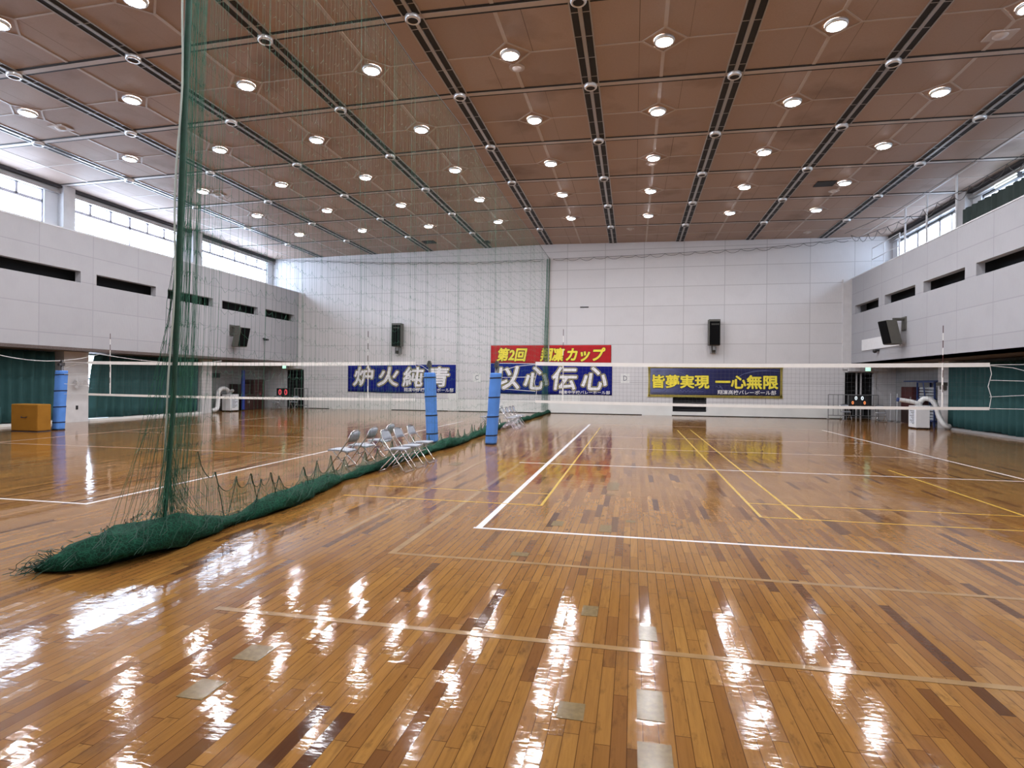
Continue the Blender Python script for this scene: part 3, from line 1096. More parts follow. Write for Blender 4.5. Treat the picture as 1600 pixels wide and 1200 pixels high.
# ---- banners
def sheet(name, x0, x1, z0, z1, y, m, parent, sag=0.0, wob=0.012, nx=60, nz=8):
    mb = MB()
    vs, fs = [], []
    for j in range(nz + 1):
        for i in range(nx + 1):
            u, v = i / nx, j / nz
            x = x0 + (x1 - x0) * u
            z = z0 + (z1 - z0) * v
            z += -sag * math.sin(PI * u) * (1 - v) + 0.012 * math.sin(9 * u + 1) * (1 - v)
            vs.append((x, y + wob * math.sin(u * 23) * (1 - v) * 0.5, z))
    for j in range(nz):
        for i in range(nx):
            a = j * (nx + 1) + i
            fs.append((a, a + 1, a + nx + 2, a + nx + 1))
    mb.add(vs, fs)
    o = mb.build(name, m, parent, smooth=True)
    s = o.modifiers.new('solid', 'SOLIDIFY')
    s.thickness = 0.008
    s.offset = 0
    return o


def brush_text(body, x0, x1, z0, z1, y, parent, n='lettering'):
    """white strokes with black and gold edges, glyph by glyph"""
    k = len(body)
    w = (x1 - x0) / k
    for c, ch in enumerate(body):
        a, b = x0 + c * w + .10 * w, x0 + (c + 1) * w - .08 * w
        fr_ = letter_frame(ch, 0.12)
        for (r_, m, dy) in ((0.095, M['t_gold'], 0.0), (0.066, M['t_black'], -0.004), (0.032, M['t_white'], -0.008)):
            outlined(n, ch, a, b, z0, z1, y + dy, m, parent, 0.12, r_, fr_)



t = thing('banner', 'leftmost blue banner with white brush characters, partly behind a blue padded post', 'banner', (-12.1, YB - .03, 1.09), 'banners on the back wall')
sheet('cloth', -15.62, -8.62, 1.09, 2.78, YB - .03, M['banner_blue'], t, 0.03)
brush_text('炉火純青', -15.4, -8.9, 1.48, 2.62, YB - .045, t)
lettering('small_lettering', '翔凜中学校バレーボール部', -11.9, -8.75, 1.14, 1.38, YB - .045, M['t_white'], t, offset=0.01)
t = thing('banner', 'blue banner at mid wall with white brush characters, under the red banner', 'banner', (-2.9, YB - .03, 1.09), 'banners on the back wall')
sheet('cloth', -6.47, 0.61, 1.09, 2.86, YB - .03, M['banner_blue'], t, 0.0)
brush_text('以心伝心', -6.3, 0.42, 1.38, 2.66, YB - .045, t)
lettering('small_lettering', '翔凜中学校バレーボール部', -2.4, 0.5, 1.13, 1.33, YB - .045, M['t_white'], t, offset=0.01)
t = thing('banner', 'long red banner with slanted yellow lettering above the middle blue one', 'banner', (-2.95, YB - .03, 2.88), 'banners on the back wall')
sheet('cloth', -6.47, 0.55, 2.88, 3.93, YB - .03, M['banner_red'], t, 0.0)
for body, a, b in (('第2回', -6.08, -4.3), ('翔凜', -3.5, -2.1), ('カップ', -2.0, 0.2)):
    fr_ = letter_frame(body, 0.22)
    outlined('lettering', body, a, b, 3.02, 3.76, YB - .045, M['t_black'], t, 0.22, .055, fr_)
    outlined('lettering', body, a, b, 3.02, 3.76, YB - .049, M['t_yellow'], t, 0.22, .030, fr_)
t = thing('banner', 'navy banner with gold fringe and yellow characters, rightmost on the back wall', 'banner', (6.1, YB - .03, 1.05), 'banners on the back wall')
sheet('cloth', 2.72, 9.48, 1.14, 2.66, YB - .03, M['banner_print'], t, 0.02)
mb = MB()
n = 120
for (xa, za, xb, zb) in ((2.6, 1.10, 9.6, 1.10), (2.66, 2.66, 2.66, 1.10), (9.54, 2.66, 9.54, 1.10), (2.6, 2.69, 9.6, 2.69)):
    L = math.hypot(xb - xa, zb - za)
    k = int(L / .06)
    for q in range(k):
        x, z = xa + (xb - xa) * (q + .5) / k, za + (zb - za) * (q + .5) / k
        s_ = 0.045 + 0.012 * random.random()
        mb.box(x - s_, x + s_, YB - .05, YB - .012, z - s_ * (1.4 if zb == za and za < 2 else 1), z + s_)
mb.build('gold_fringe', M['fringe'], t)
for body, a, b in (('皆夢実現', 2.84, 5.85), ('一心無限', 6.2, 9.36)):
    fr_ = letter_frame(body, 0.0)
    outlined('lettering', body, a, b, 1.54, 2.24, YB - .05, M['t_black'], t, 0.0, .05, fr_)
    outlined('lettering', body, a, b, 1.54, 2.24, YB - .054, M['t_yellow'], t, 0.0, .026, fr_)
lettering('small_lettering', '翔凜高校バレーボール部', 6.3, 9.28, 1.21, 1.45, YB - .05, M['t_white'], t, offset=0.012)
# pale arcs and the handwriting printed on it
mb = MB()
for (cx_, cz_, rx_, rz_, a0, a1) in ((3.6, 1.9, 1.2, .62, 0.2, 2.2), (8.6, 1.9, 1.35, .62, 1.3, 3.3), (8.9, 2.0, 1.6, .5, 1.2, 2.4), (3.2, 1.75, .5, .45, -1.9, 0.3), (7.5, 1.75, 1.1, .5, 3.2, 4.4)):
    pts = [(cx_ + rx_ * math.cos(a0 + (a1 - a0) * i / 14), YB - .046, cz_ + rz_ * math.sin(a0 + (a1 - a0) * i / 14)) for i in range(15)]
    mb.tube(pts, 0.010, 5)
for (x_, z_) in ((4.3, 1.36), (6.2, 1.6)):
    pts = [(x_ + i * .055, YB - .046, z_ + .07 * math.sin(i * 1.7) * (1 - i / 26)) for i in range(24 if x_ < 5 else 8)]
    mb.tube(pts, 0.010, 5)
mb.build('printed_arcs', M['banner_haze'], t)

# ---- speakers
def back_speaker(x, lab, turn):
    t = thing('wall_speaker', lab, 'loudspeaker', (x, YB - .05, 3.45), 'loudspeakers on the walls')
    y1 = YB - .16
    mb = MB()
    w, d = .30, .46
    mb.box(x - w, x + w, y1 - d, y1, 3.86, 5.26)
    c = mb.build('cabinet', M['spk_grey'], t, bevel=0.02)
    mb = MB()
    s = turn * .0
    mb.box(x - w + .05, x + w - .03, y1 - d - .03, y1 - d + .001, 3.88, 5.14)
    mb.build('grille', M['black_grille'], c)
    mb = MB()
    for k in range(3):
        mb.box(x - w + .13, x + w - .07, y1 - d - .04, y1 - d - .03, 4.95 + .03 * k, 4.962 + .03 * k)
    mb.build('grille_louvre', M['spk_grey'], c)
    mb = MB()
    mb.box(x - .07, x + .07, y1 - .3, YB, 3.62, 3.86)
    mb.box(x - .10, x + .10, YB - .05, YB, 3.46, 3.86)
    mb.box(x - .16, x - .12, y1 - .25, YB, 3.44, 3.8)
    mb.box(x + .10, x + .14, y1 - .25, YB, 3.44, 3.8)
    mb.build('bracket', M['tube_steel'], t)
    return t


back_speaker(-12.2, 'tall black loudspeaker on the back wall above the left blue banner', -1)
back_speaker(6.04, 'tall black loudspeaker on the back wall above the fringed navy banner', 1)


def side_speaker(sgn, x, y, lab):
    """hangs on the balcony front and is turned towards the hall and the viewer's end"""
    t = thing('wall_speaker', lab, 'loudspeaker', (x, y, 3.5), 'loudspeakers on the walls')
    ang = math.radians(8 if sgn < 0 else -8)

    def place(mb, lx0, lx1, ly0, ly1, z0, z1, lean=0.24):
        # local +x = facing direction
        vs = []
        for z in (z0, z1):
            for (lx, ly) in ((lx0, ly0), (lx1, ly0), (lx1, ly1), (lx0, ly1)):
                fx = lx + lean * (z - 3.5)
                dx, dy = -sgn, 0.0
                # facing = towards hall, turned to the viewer (-y)
                ca, sa = math.cos(ang), math.sin(ang)
                px, py = -sgn * (fx * ca) - 0 * ly, 0
                X = x - sgn * (0.44 + fx * math.cos(abs(ang)) + ly * math.sin(abs(ang)))
                Y = y - fx * math.sin(abs(ang)) + ly * math.cos(abs(ang))
                vs.append((X, Y, z))
        if sgn < 0:
            mb.hexa(vs)
        else:
            mb.hexa([vs[3], vs[2], vs[1], vs[0], vs[7], vs[6], vs[5], vs[4]])
        return mb
    c = place(MB(), -.22, .20, -.32, .32, 3.5, 4.5).build('cabinet', M['spk_grey'], t, bevel=0.015)
    place(MB(), .20, .23, -.29, .29, 3.53, 4.47).build('grille', M['black_grille'], c)
    mb = MB()
    a, b = sorted((x, x - sgn * 0.45))
    mb.box(a, b, y - .05, y + .05, 4.5, 4.62)
    mb.box(*sorted((x, x - sgn * .04)), y - .2, y + .2, 4.1, 4.66)
    mb.box(a, b, y - .16, y - .12, 4.55, 4.6)
    mb.build('bracket', M['spk_grey'], t)
    return t


side_speaker(-1, XL, 20.45, 'grey loudspeaker tilted on the left balcony front')
side_speaker(1, XR, 20.6, 'grey loudspeaker tilted on the right balcony front')

# ---- small fittings on the walls
t = thing('wall_camera', 'small black camera under the white board on the right balcony front', 'camera', (XR - .1, 23.2, 3.3))
bx(XR - .16, XR, 23.1, 23.3, 3.36, 3.44).build('arm', M['black'], t)
MB().lathe((XR - .16, 23.2, 3.3), [(0.001, -.03), (.08, 0), (.1, .07), (.08, .14), (.001, .15)], 12).build('dome', M['black'], t, smooth=True)
tag(bx(XR - .05, XR - .025, 20.95, 25.12, 3.48, 4.02).build('white_board', M['white_plastic']), 'long white board on the right balcony front behind the loudspeaker', 'board')
t = thing('wall_camera', 'small dark camera on the left balcony front near the corner', 'camera', (XL + .1, 23.1, 4.1))
bx(XL, XL + .14, 23.05, 23.12, 4.12, 4.17).build('arm', M['black'], t)
bx(XL + .1, XL + .34, 23.0, 23.14, 4.02, 4.12).build('camera_body', M['black'], t)
for (x, z, w, lab) in ((-0.99, 6.1, .24, 'small black plate on the back wall right of the hall centre'), (-8.9, 1.76, .1, 'small black hook strip low on the wall right of the left banner'), (0.4, 1.27, .12, 'small dark hook low on the back wall beside the middle banner')):
    tag(bx(x - w, x + w, YB - .03, YB, z - .03, z + .03).build('wall_plate', M['black']), lab, 'fitting')
tag(bx(-21.19, -21.13, 21.3, 22.2, 1.86, 2.12).build('notice_plate', M['black']), 'black rectangular sign on the grey wall of the left corner', 'sign')

# ---- hall cables with gathered net cord
def cable(name, pts, lab, drop=0.16, step=0.75, slack=True):
    t = thing(name, lab, 'cable', pts[0])
    # resample
    P = [Vector(p) for p in pts]
    dense = []
    for a, b in zip(P[:-1], P[1:]):
        n = max(2, int((b - a).length / 0.4))
        for k in range(n):
            dense.append(a.lerp(b, k / n))
    dense.append(P[-1])
    MB().tube(dense, 0.012, 5).build('wire', M['cable'], t)
    if slack:
        polys = []
        i = 0
        acc = []
        tot = (P[-1] - P[0]).length
        n = int(tot / step)
        for k in range(n):
            a = k / n
            for s in range(5):
                u = (k + s / 5) / n
                q = interp(dense, u)
                dd = drop * (0.6 + 0.6 * ((k * 7) % 5) / 5)
                acc.append((q.x, q.y - .02, q.z - 4 * dd * (s / 5) * (1 - s / 5) - .015))
        strands('net_cord', [acc], 0.011, M['cable'], t, 4)
    return t


def interp(P, u):
    f = u * (len(P) - 1)
    i = min(int(f), len(P) - 2)
    return P[i].lerp(P[i + 1], f - i)


cable('hall_cable', [(-2.78, 26.45, 8.86), (2.1, 26.45, 8.91), (8.76, 26.45, 9.08), (12.8, 26.45, 9.4)], 'slack cable with gathered cord across the right half of the back wall')
cable('hall_cable', [(-20.6, 26.45, 9.42), (-13.2, 26.45, 8.98), (-7.1, 26.45, 8.82), (-3.3, 26.45, 8.86)], 'double cable across the left half of the back wall', drop=0.1)
cable('hall_cable', [(12.5, 25.6, 9.35), (12.5, 24.7, 9.0), (12.5, 20.76, 8.6), (12.5, 15.6, 8.33), (12.5, 10, 8.3), (12.5, FRONT_Y + .05, 8.8)], 'sagging cable with looped cord along the right side of the ceiling', drop=0.32, step=1.0)
cable('hall_cable', [(12.2, 25.6, 9.45), (12.3, 20, 8.95), (12.3, 10, 8.85), (12.3, FRONT_Y + .05, 9.2)], 'plain cable just above the looped cord at the right', slack=False)
MB().tube([(-3.02, YB - .06, 2.9), (-3.02, YB - .06, 9.0)], .035, 8).build('trim_mullion', M['strip'], kind='structure')
# cable sagging under the left balcony
pts = [(-18.98, 8.0 + 4.6 * u, 2.72 - 0.36 * 4 * u * (1 - u)) for u in np.linspace(0, 1, 14)] + [(-18.98, 12.6 + 7 * u, 2.72 - 0.2 * 4 * u * (1 - u)) for u in np.linspace(0.05, 1, 14)]
tag(MB().tube(pts, .012, 5).build('slack_cord', M['cord']), 'slack pale cord sagging along the underside of the left balcony', 'cord')

# ---- balcony rails
for (sgn, xf, lab) in ((1, XR, 'pale tube railing on the right walkway near the back corner'), (-1, XL, 'pale tube railing on the left walkway near the back corner')):
    x = xf + sgn * .3
    t = thing('walkway_railing', lab, 'railing', (x, 24, 6.62))
    for y in (21.9, 23.5, 24.9):
        MB().tube([(x, y, 6.62), (x, y, 8.52)], .025, 6).build('post', M['wall_upper'], t)
    for z in (8.5, 7.95):
        MB().tube([(x, 21.9, z), (x, 24.9, z)], .02, 6).build('rail', M['wall_upper'], t)
for k, y in enumerate((21.5, 19.6, 17.4, 13.3)):
    lab = ['farthest', 'second farthest', 'third farthest', 'nearest'][k]
    tag(MB().tube([(XR + .35, y, 6.62), (XR + .35, y, 9.45)], .04, 8).build('walkway_pole', M['wall_upper']), f'white pole on the right walkway, {lab} of the row by the windows', 'pole', 'white poles on the right walkway')
# half-drawn blind before the right windows, with fluorescent lamps showing over it
mb = MB()
vs, fs = [], []
n = 160
for i in range(n + 1):
    y = 19.4 - 20 * i / n
    x = 14.45 + 0.05 * math.sin(i * 1.9)
    vs += [(x, y, 7.0), (x, y, 8.72)]
for i in range(n):
    fs.append((2 * i, 2 * i + 1, 2 * i + 3, 2 * i + 2))
o = mb.add(vs, fs).build('window_blind', M['curtain_grey'])
s = o.modifiers.new('solid', 'SOLIDIFY'); s.thickness = .01
tag(o, 'dim green half-height blind before the upper right windows', 'blind')
for k, (y, z) in enumerate(((16.9, 9.0), (15.2, 9.0))):
    t = thing('tube_lamp', ['pale fluorescent lamp over the blind, the farther one', 'pale fluorescent lamp over the blind, the nearer one'][k], 'lamp', (14.6, y, z), 'fluorescent lamps over the right blind')
    bx(14.56, 14.7, y - .62, y + .62, z - .1, z + .1).build('housing', M['dark_head'], t)
    for dz in (-.05, .05):
        MB().tube([(14.54, y - .6, z + dz), (14.54, y + .6, z + dz)], .028, 8).build('tube', M['tube_lamp'], t)

# ---- curtains
def curtain(x, y0, y1, z0, z1, lab, amp=0.10, pitch=0.40, taper=None):
    n = int(abs(y1 - y0) / pitch * 8)
    nz = 6
    mb = MB()
    vs, fs = [], []
    ph = random.random() * 6
    for j in range(nz + 1):
        v = j / nz
        z = z0 + (z1 - z0) * v
        for i in range(n + 1):
            u = i / n
            y = y0 + (y1 - y0) * u
            if taper:
                y += taper * (1 - u) ** 6 * (1 - v) ** 0.5 if taper else 0
            a = amp * (0.75 + 0.25 * math.sin(u * 17 + ph))
            w = math.sin(2 * PI * (y0 + (y1 - y0) * u) / pitch + 1.3 * math.sin(u * 9 + ph) + .5 * math.sin(v * 3 + u * 40))
            vs.append((x + a * w * (1.0 - 0.25 * v) + .02 * math.sin(u * 60), y, z + (0.03 * math.sin(u * 21) if j == 0 else 0)))
    for j in range(nz):
        for i in range(n):
            a = j * (n + 1) + i
            fs.append((a, a + 1, a + n + 2, a + n + 1))
    o = mb.add(vs, fs).build('curtain', M['curtain'], smooth=True)
    s = o.modifiers.new('solid', 'SOLIDIFY')
    s.thickness = .008
    return tag(o, lab, 'curtain', 'green curtains under the balconies')


curtain(-20.16, FRONT_Y + .1, 11.74, 0.12, 2.76, 'teal curtain behind the mustard mat block, left of the white pillar')
curtain(-20.16, 13.5, 19.35, 0.12, 2.76, 'teal curtain behind the left volleyball net, right of the white pillar', taper=-0.36)
curtain(14.5, 20.35, 12.0, 0.11, 2.66, 'teal curtain under the right balcony, right of the white pillar')
curtain(14.5, 11.9, FRONT_Y + .1, 0.11, 2.66, 'teal curtain nearest the viewer on the right side')

# ---- volleyball posts with pads
def post(x, y, lean, lab, nstrap=4):
    t = thing('net_post', lab, 'post', (x, y, 0), 'padded net posts')
    top = x + lean
    MB().tube([(x, y, 0), (x + lean * 2.3 / 2.0, y, 2.3)], .042, 12).build('pole', M['steel'], t, smooth=True)
    mb = MB()
    mb.box(x + lean * 1.13 - .05, x + lean * 1.13 + .05, y - .06, y + .06, 2.16, 2.28)
    mb.tube([(x + lean * 1.11, y - .12, 2.2), (x + lean * 1.11, y + .06, 2.2)], .05, 10)
    mb.tube([(x + lean * 1.15, y - .04, 2.3), (x + lean * 1.15, y + .04, 2.3)], .045, 12)
    mb.build('winch', M['steel'], t)
    # pad: rounded-square wrap around the pole, a little lumpy
    mb = MB()
    n = 24
    vs, fs = [], []
    zs = [0.03, 0.06, 0.2, 0.5, .82, 0.86, 1.2, 1.5, 1.9, 1.97, 2.0]
    for z in zs:
        rr = 0.155 if 0.05 < z < 1.98 else 0.140
        if z in (0.86,):
            rr = 0.150
        for k in range(n):
            a = 2 * PI * k / n
            q = (abs(math.cos(a)) ** 3.2 + abs(math.sin(a)) ** 3.2) ** (-1 / 3.2)
            vs.append((x + lean * z / 2 + rr * q * math.cos(a), y + rr * q * math.sin(a), z))
    for i in range(len(zs) - 1):
        for k in range(n):
            a, b = i * n + k, i * n + (k + 1) % n
            fs.append((a, b, b + n, a + n))
    fs.append(tuple(range(n - 1, -1, -1)))
    fs.append(tuple(range((len(zs) - 1) * n, len(zs) * n)))
    p = mb.add(vs, fs).build('pad', M['pad_blue'], t, smooth=False, bevel=0.008)
    for z in (0.26, 0.78, 1.32, 1.86):
        mb = MB()
        vs, fs = [], []
        for zz in (z - .018, z + .018):
            for k in range(n):
                a = 2 * PI * k / n
                q = (abs(math.cos(a)) ** 3.2 + abs(math.sin(a)) ** 3.2) ** (-1 / 3.2)
                vs.append((x + lean * zz / 2 + .160 * q * math.cos(a), y + .160 * q * math.sin(a), zz + .008 * math.cos(a)))
        for k in range(n):
            a, b = k, (k + 1) % n
            fs.append((a, b, b + n, a + n))
        mb.add(vs, fs).build('strap', M['strap'], p)
    mb = MB()
    mb.box(x - .13, x + .13, y - .13, y + .13, 0, .03)
    mb.build('base_plate', M['strap'], t)
    return t


post(-2.10, 9.15, .13, 'blue padded net post nearest the middle of the picture, leaning right')
post(-3.82, 9.15, -.10, 'blue padded net post behind the folding chairs, leaning left')
post(-17.12, 9.35, .12, 'blue padded net post beside the mustard mat block')
post(11.3, 9.15, -.10, 'blue padded net post of the right court, at its far right end')

# ---- volleyball nets
def vnet(x0, x1, y, px0, px1, ants, lab, ptop0, ptop1):
    t = thing('volleyball_net', lab, 'net', ((x0 + x1) / 2, y, 1.2), 'volleyball nets')
    zt, zb = 2.27, 1.22

    def sag(u):
        return -0.035 * 4 * u * (1 - u)
    nseg = 40
    # tapes
    for (nm, zz, h) in (('top_tape', zt, .05), ('bottom_tape', zb, .036)):
        mb = MB()
        vs, fs = [], []
        for i in range(nseg + 1):
            u = i / nseg
            x = x0 + (x1 - x0) * u
            z = zz + sag(u)
            vs += [(x, y - .006, z - h), (x, y - .006, z + h), (x, y + .006, z + h), (x, y + .006, z - h)]
        for i in range(nseg):
            a = 4 * i
            for k in range(4):
                k2 = (k + 1) % 4
                fs.append((a + k, a + k2, a + 4 + k2, a + 4 + k))
        fs += [(3, 2, 1, 0), tuple(4 * nseg + k for k in range(4))]
        mb.add(vs, fs).build(nm, M['band'], t)
    polys = []
    nv = int((x1 - x0) / 0.1)
    for i in range(nv + 1):
        u = i / nv
        x = x0 + (x1 - x0) * u
        polys.append([(x, y, zb + sag(u)), (x + .006 * math.sin(i), y + .006 * math.cos(i * 2.1), (zb + zt) / 2 + sag(u)), (x, y, zt + sag(u))])
    for j in range(1, 10):
        pl = []
        for i in range(nv + 1):
            u = i / nv
            pl.append((x0 + (x1 - x0) * u, y, zb + (zt - zb) * j / 10 + sag(u) + .004 * math.sin(i * 1.9 + j)))
        polys.append(pl)
    strands('mesh', polys, 0.0016, M['net_black'], t)
    # side cords and lashings to the posts
    for (xe, xp, pt) in ((x0, px0, ptop0), (x1, px1, ptop1)):
        if xp is None:
            continue
        pls = [[(xe, y, zt), (pt, y, 2.28)],
               [(xe, y, zt - .02), ((xe + pt) / 2, y, 2.2), (pt, y, 2.06)],
               [(xe, y, zb), (xp, y, 1.22)],
               [(xe, y, 1.9), (xp, y, 1.88)],
               [(xe, y, 1.5), (xp, y, 1.56)],
               [(xe, y, zt), (xe + .05, y + .02, 2.05), (xe - .03, y, 1.75), (xe + .04, y, 1.5), (xe, y, zb)]]
        strands('lashing_cord', pls, 0.008, M['cord'], t, 4)
    # antennas (fixed to the net, moving with it)
    for xa in ants:
        a = thing('antenna', None, None, (0, 0, 0))
        bpy.data.objects.remove(a)
        mb = MB()
        zA = 1.2
        for k in range(10):
            mb.tube([(xa, y - .012, 1.42 + k * .18), (xa, y - .012, 1.42 + (k + 1) * .18)], .008, 6, k % 2)
        mb.build('antenna', [M['band'], M['red_box']], t)
        bx(xa - .014, xa + .014, y - .012, y + .012, zb, zt).build('side_band', M['band'], t)
    return t


vnet(-0.88, 10.14, 9.3, -1.84, 11.05, (-0.11, 9.14), 'volleyball net across the right court', -1.90, 11.1)
vnet(-15.88, -4.42, 9.3, -16.83, -4.08, (-15.0, -5.9), 'volleyball net across the left court, seen partly through the green net', -16.90, -4.0)

# ---- folding chairs
def make_chair():
    """front towards +x, width along y"""
    t = thing('folding_chair', 'x', 'chair', (0, 0, 0), 'folding chairs beside the green net')
    hw = .205
    for s in (-1, 1):
        pts = [(-.235, s * .17, .775), (-.225, s * .19, .74), (-.19, s * hw, .64), (.235, s * hw, .06), (.262, s * hw, .018)]
        MB().tube(pts, .0125, 8).build('upright', M['chrome'], t, smooth=True)
        MB().tube([(.13, s * .18, .43), (-.25, s * .18, .04), (-.268, s * .18, .016)], .011, 8).build('rear_leg', M['chrome'], t, smooth=True)
    MB().tube([(.262, -hw, .018), (.275, -hw * .9, .014), (.275, hw * .9, .014), (.262, hw, .018)], .012, 8).build('foot_bar', M['chrome'], t, smooth=True)
    MB().tube([(-.268, -.18, .016), (-.275, -.16, .013), (-.275, .16, .013), (-.268, .18, .016)], .011, 8).build('foot_bar', M['chrome'], t, smooth=True)
    MB().tube([(-.235, -.17, .775), (-.245, -.1, .80), (-.25, 0, .808), (-.245, .1, .80), (-.235, .17, .775)], .0125, 8).build('top_rail', M['chrome'], t, smooth=True)
    MB().tube([(.08, -hw, .27), (.08, hw, .27)], .008, 6).build('cross_bar', M['chrome'], t)
    # seat
    mb = MB()
    n = 8
    vs, fs = [], []
    for j in range(2):
        for i in range(n + 1):
            u = i / n
            x = -.16 + .40 * u
            z = .435 + .015 * math.sin(PI * u) + .02 * u - (.032 if j == 0 else 0)
            wv = .19 - .015 * u
            vs += [(x, -wv, z), (x, wv, z)]
    m_ = 2 * (n + 1)
    for i in range(n):
        a = 2 * i
        fs.append((a + 1, a, a + 2, a + 3)) if False else fs.append((a, a + 1, a + 3, a + 2))
        fs.append((m_ + a, m_ + a + 2, m_ + a + 3, m_ + a + 1))
        fs.append((a, a + 2, m_ + a + 2, m_ + a))
        fs.append((a + 1, m_ + a + 1, m_ + a + 3, a + 3))
    fs.append((0, m_, m_ + 1, 1))
    fs.append((2 * n, 2 * n + 1, m_ + 2 * n + 1, m_ + 2 * n))
    mb.add(vs, fs).build('seat', M['pad_grey'], t, bevel=.006)
    # backrest: curved pad between the uprights
    mb = MB()
    vs, fs = [], []
    n = 8
    for j, (z, xo) in enumerate(((.60, -.165), (.66, -.196), (.72, -.222), (.79, -.243))):
        for i in range(n + 1):
            u = i / n * 2 - 1
            wv = .185 if j < 3 else .15
            zz = z - (.02 * u * u if j == 3 else 0)
            vs.append((xo - .035 * (1 - u * u), u * wv, zz))
    for j in range(3):
        for i in range(n):
            a = j * (n + 1) + i
            fs.append((a, a + 1, a + n + 2, a + n + 1))
    o = mb.add(vs, fs).build('backrest', M['pad_grey'], t, smooth=True)
    s = o.modifiers.new('solid', 'SOLIDIFY')
    s.thickness = .022
    s.offset = 0
    return t


ch0 = make_chair()
CH = []
for k, (x, y) in enumerate(((-2.69, 3.87), (-2.68, 4.46), (-2.69, 5.18))):
    CH.append((x, y, 0, f'grey folding chair facing the right court, {["nearest", "middle", "farthest"][k]} of the three before the green net'))
for k, (x, y) in enumerate(((-3.54, 3.42), (-3.57, 4.26), (-3.64, 5.28))):
    CH.append((x, y, PI, f'grey folding chair facing the left court behind the green net, {["nearest", "middle", "farthest"][k]} of its three'))
for k, y in enumerate((14.3, 14.95, 15.6, 16.2)):
    CH.append((-2.70, y, 0, f'small distant folding chair right of the middle blue post, {NTH[k]} of four from the viewer'))
for k, y in enumerate((14.6, 15.4, 16.1)):
    CH.append((-3.62, y, PI, f'distant folding chair mostly behind the middle blue post, {NTH[k]} of three from the viewer'))
CH.append((12.25, 25.35, -PI / 2, 'folding chair left of the scoreboard table in the right corner'))
CH.append((13.62, 24.75, -PI / 2 - .1, 'folding chair right of the scoreboard table in the right corner'))
CH.append((-19.45, 25.0, -PI / 2, 'folding chair left of the scoreboard table in the left corner'))
CH.append((-18.65, 25.6, -PI / 2, 'folding chair in front of the railing in the left corner'))
for k, (x, y, rz, lab) in enumerate(CH):
    o = ch0 if k == 0 else copy_tree(ch0)
    o.location = (x, y, 0.001)
    o.rotation_euler = (0, 0, rz)
    o['label'] = lab
    if k >= 13:
        o['group'] = 'folding chairs at the scoreboards'

# ---- mustard mat block
t = thing('mat_block', 'mustard yellow padded mat block standing before the curtain on the left', 'mat', (-17.53, 8.78, 0))
mb = MB()
mb.box(-18.07, -16.99, 8.55, 9.0, .02, .89)
b_ = mb.build('vinyl_cover', M['mat_yellow'], t, bevel=.03)
bx(-18.07, -16.99, 8.55, 9.0, 0, .02).build('underside', M['strap'], t)
MB().tube([(-17.63, 8.54, .49), (-17.61, 8.51, .46), (-17.43, 8.51, .46), (-17.41, 8.54, .49)], .012, 6).build('handle', M['strap'], t)

# ---- spot coolers with ducts
def cooler(x0, x1, y0, y1, h, paper, lab, ducts, nozzle):
    t = thing('spot_cooler', lab, 'air conditioner', ((x0 + x1) / 2, (y0 + y1) / 2, 0), 'spot coolers by the pillars')
    mb = MB()
    mb.box(x0, x1, y0, y1, .05, h)
    b_ = mb.build('cabinet', M['white_plastic'], t, bevel=.02)
    mb = MB()
    for (x, y) in ((x0 + .07, y0 + .07), (x1 - .07, y0 + .07), (x0 + .07, y1 - .07), (x1 - .07, y1 - .07)):
        mb.tube([(x - .02, y, .03), (x + .02, y, .03)], .03, 8)
    mb.build('castors', M['black'], t)
    # notice sheet on the face turned to the hall
    if paper[0] == 'x':
        xf = paper[1]
        s = -1 if xf == x0 else 1
        sh = bx(*sorted((xf, xf + s * .004)), y0 + .08, y1 - .08, .22, h - .15).build('notice_sheet', M['paper'], b_)
        mb = MB()
        for k in range(9):
            z = h - .22 - k * .065
            mb.box(*sorted((xf + s * .004, xf + s * .005)), y0 + .14, y1 - .14 - .1 * (k % 3), z - .012, z + .012)
        mb.build('grille_lines', M['spk_grey'], b_)
    for pts, r in ducts:
        # ribbed flexible pipe
        P = [Vector(p) for p in pts]
        dense = [catmull(P, u) for u in np.linspace(0, len(P) - 1, 46)]
        rs = [r * (1.0 + (.07 if i % 2 else -.05)) for i in range(len(dense))]
        MB().tube(dense, rs, 12).build('duct', M['duct'], t, smooth=True)
    if nozzle:
        MB().tube(nozzle, .085, 12).build('nozzle', M['rack_blue'], t)
    return t


def catmull(P, u):
    i = min(int(u), len(P) - 2)
    f = u - i
    p0, p1, p2, p3 = P[max(i - 1, 0)], P[i], P[i + 1], P[min(i + 2, len(P) - 1)]
    return 0.5 * ((2 * p1) + (p2 - p0) * f + (2 * p0 - 5 * p1 + 4 * p2 - p3) * f * f + (3 * p1 - p0 - 3 * p2 + p3) * f ** 3)


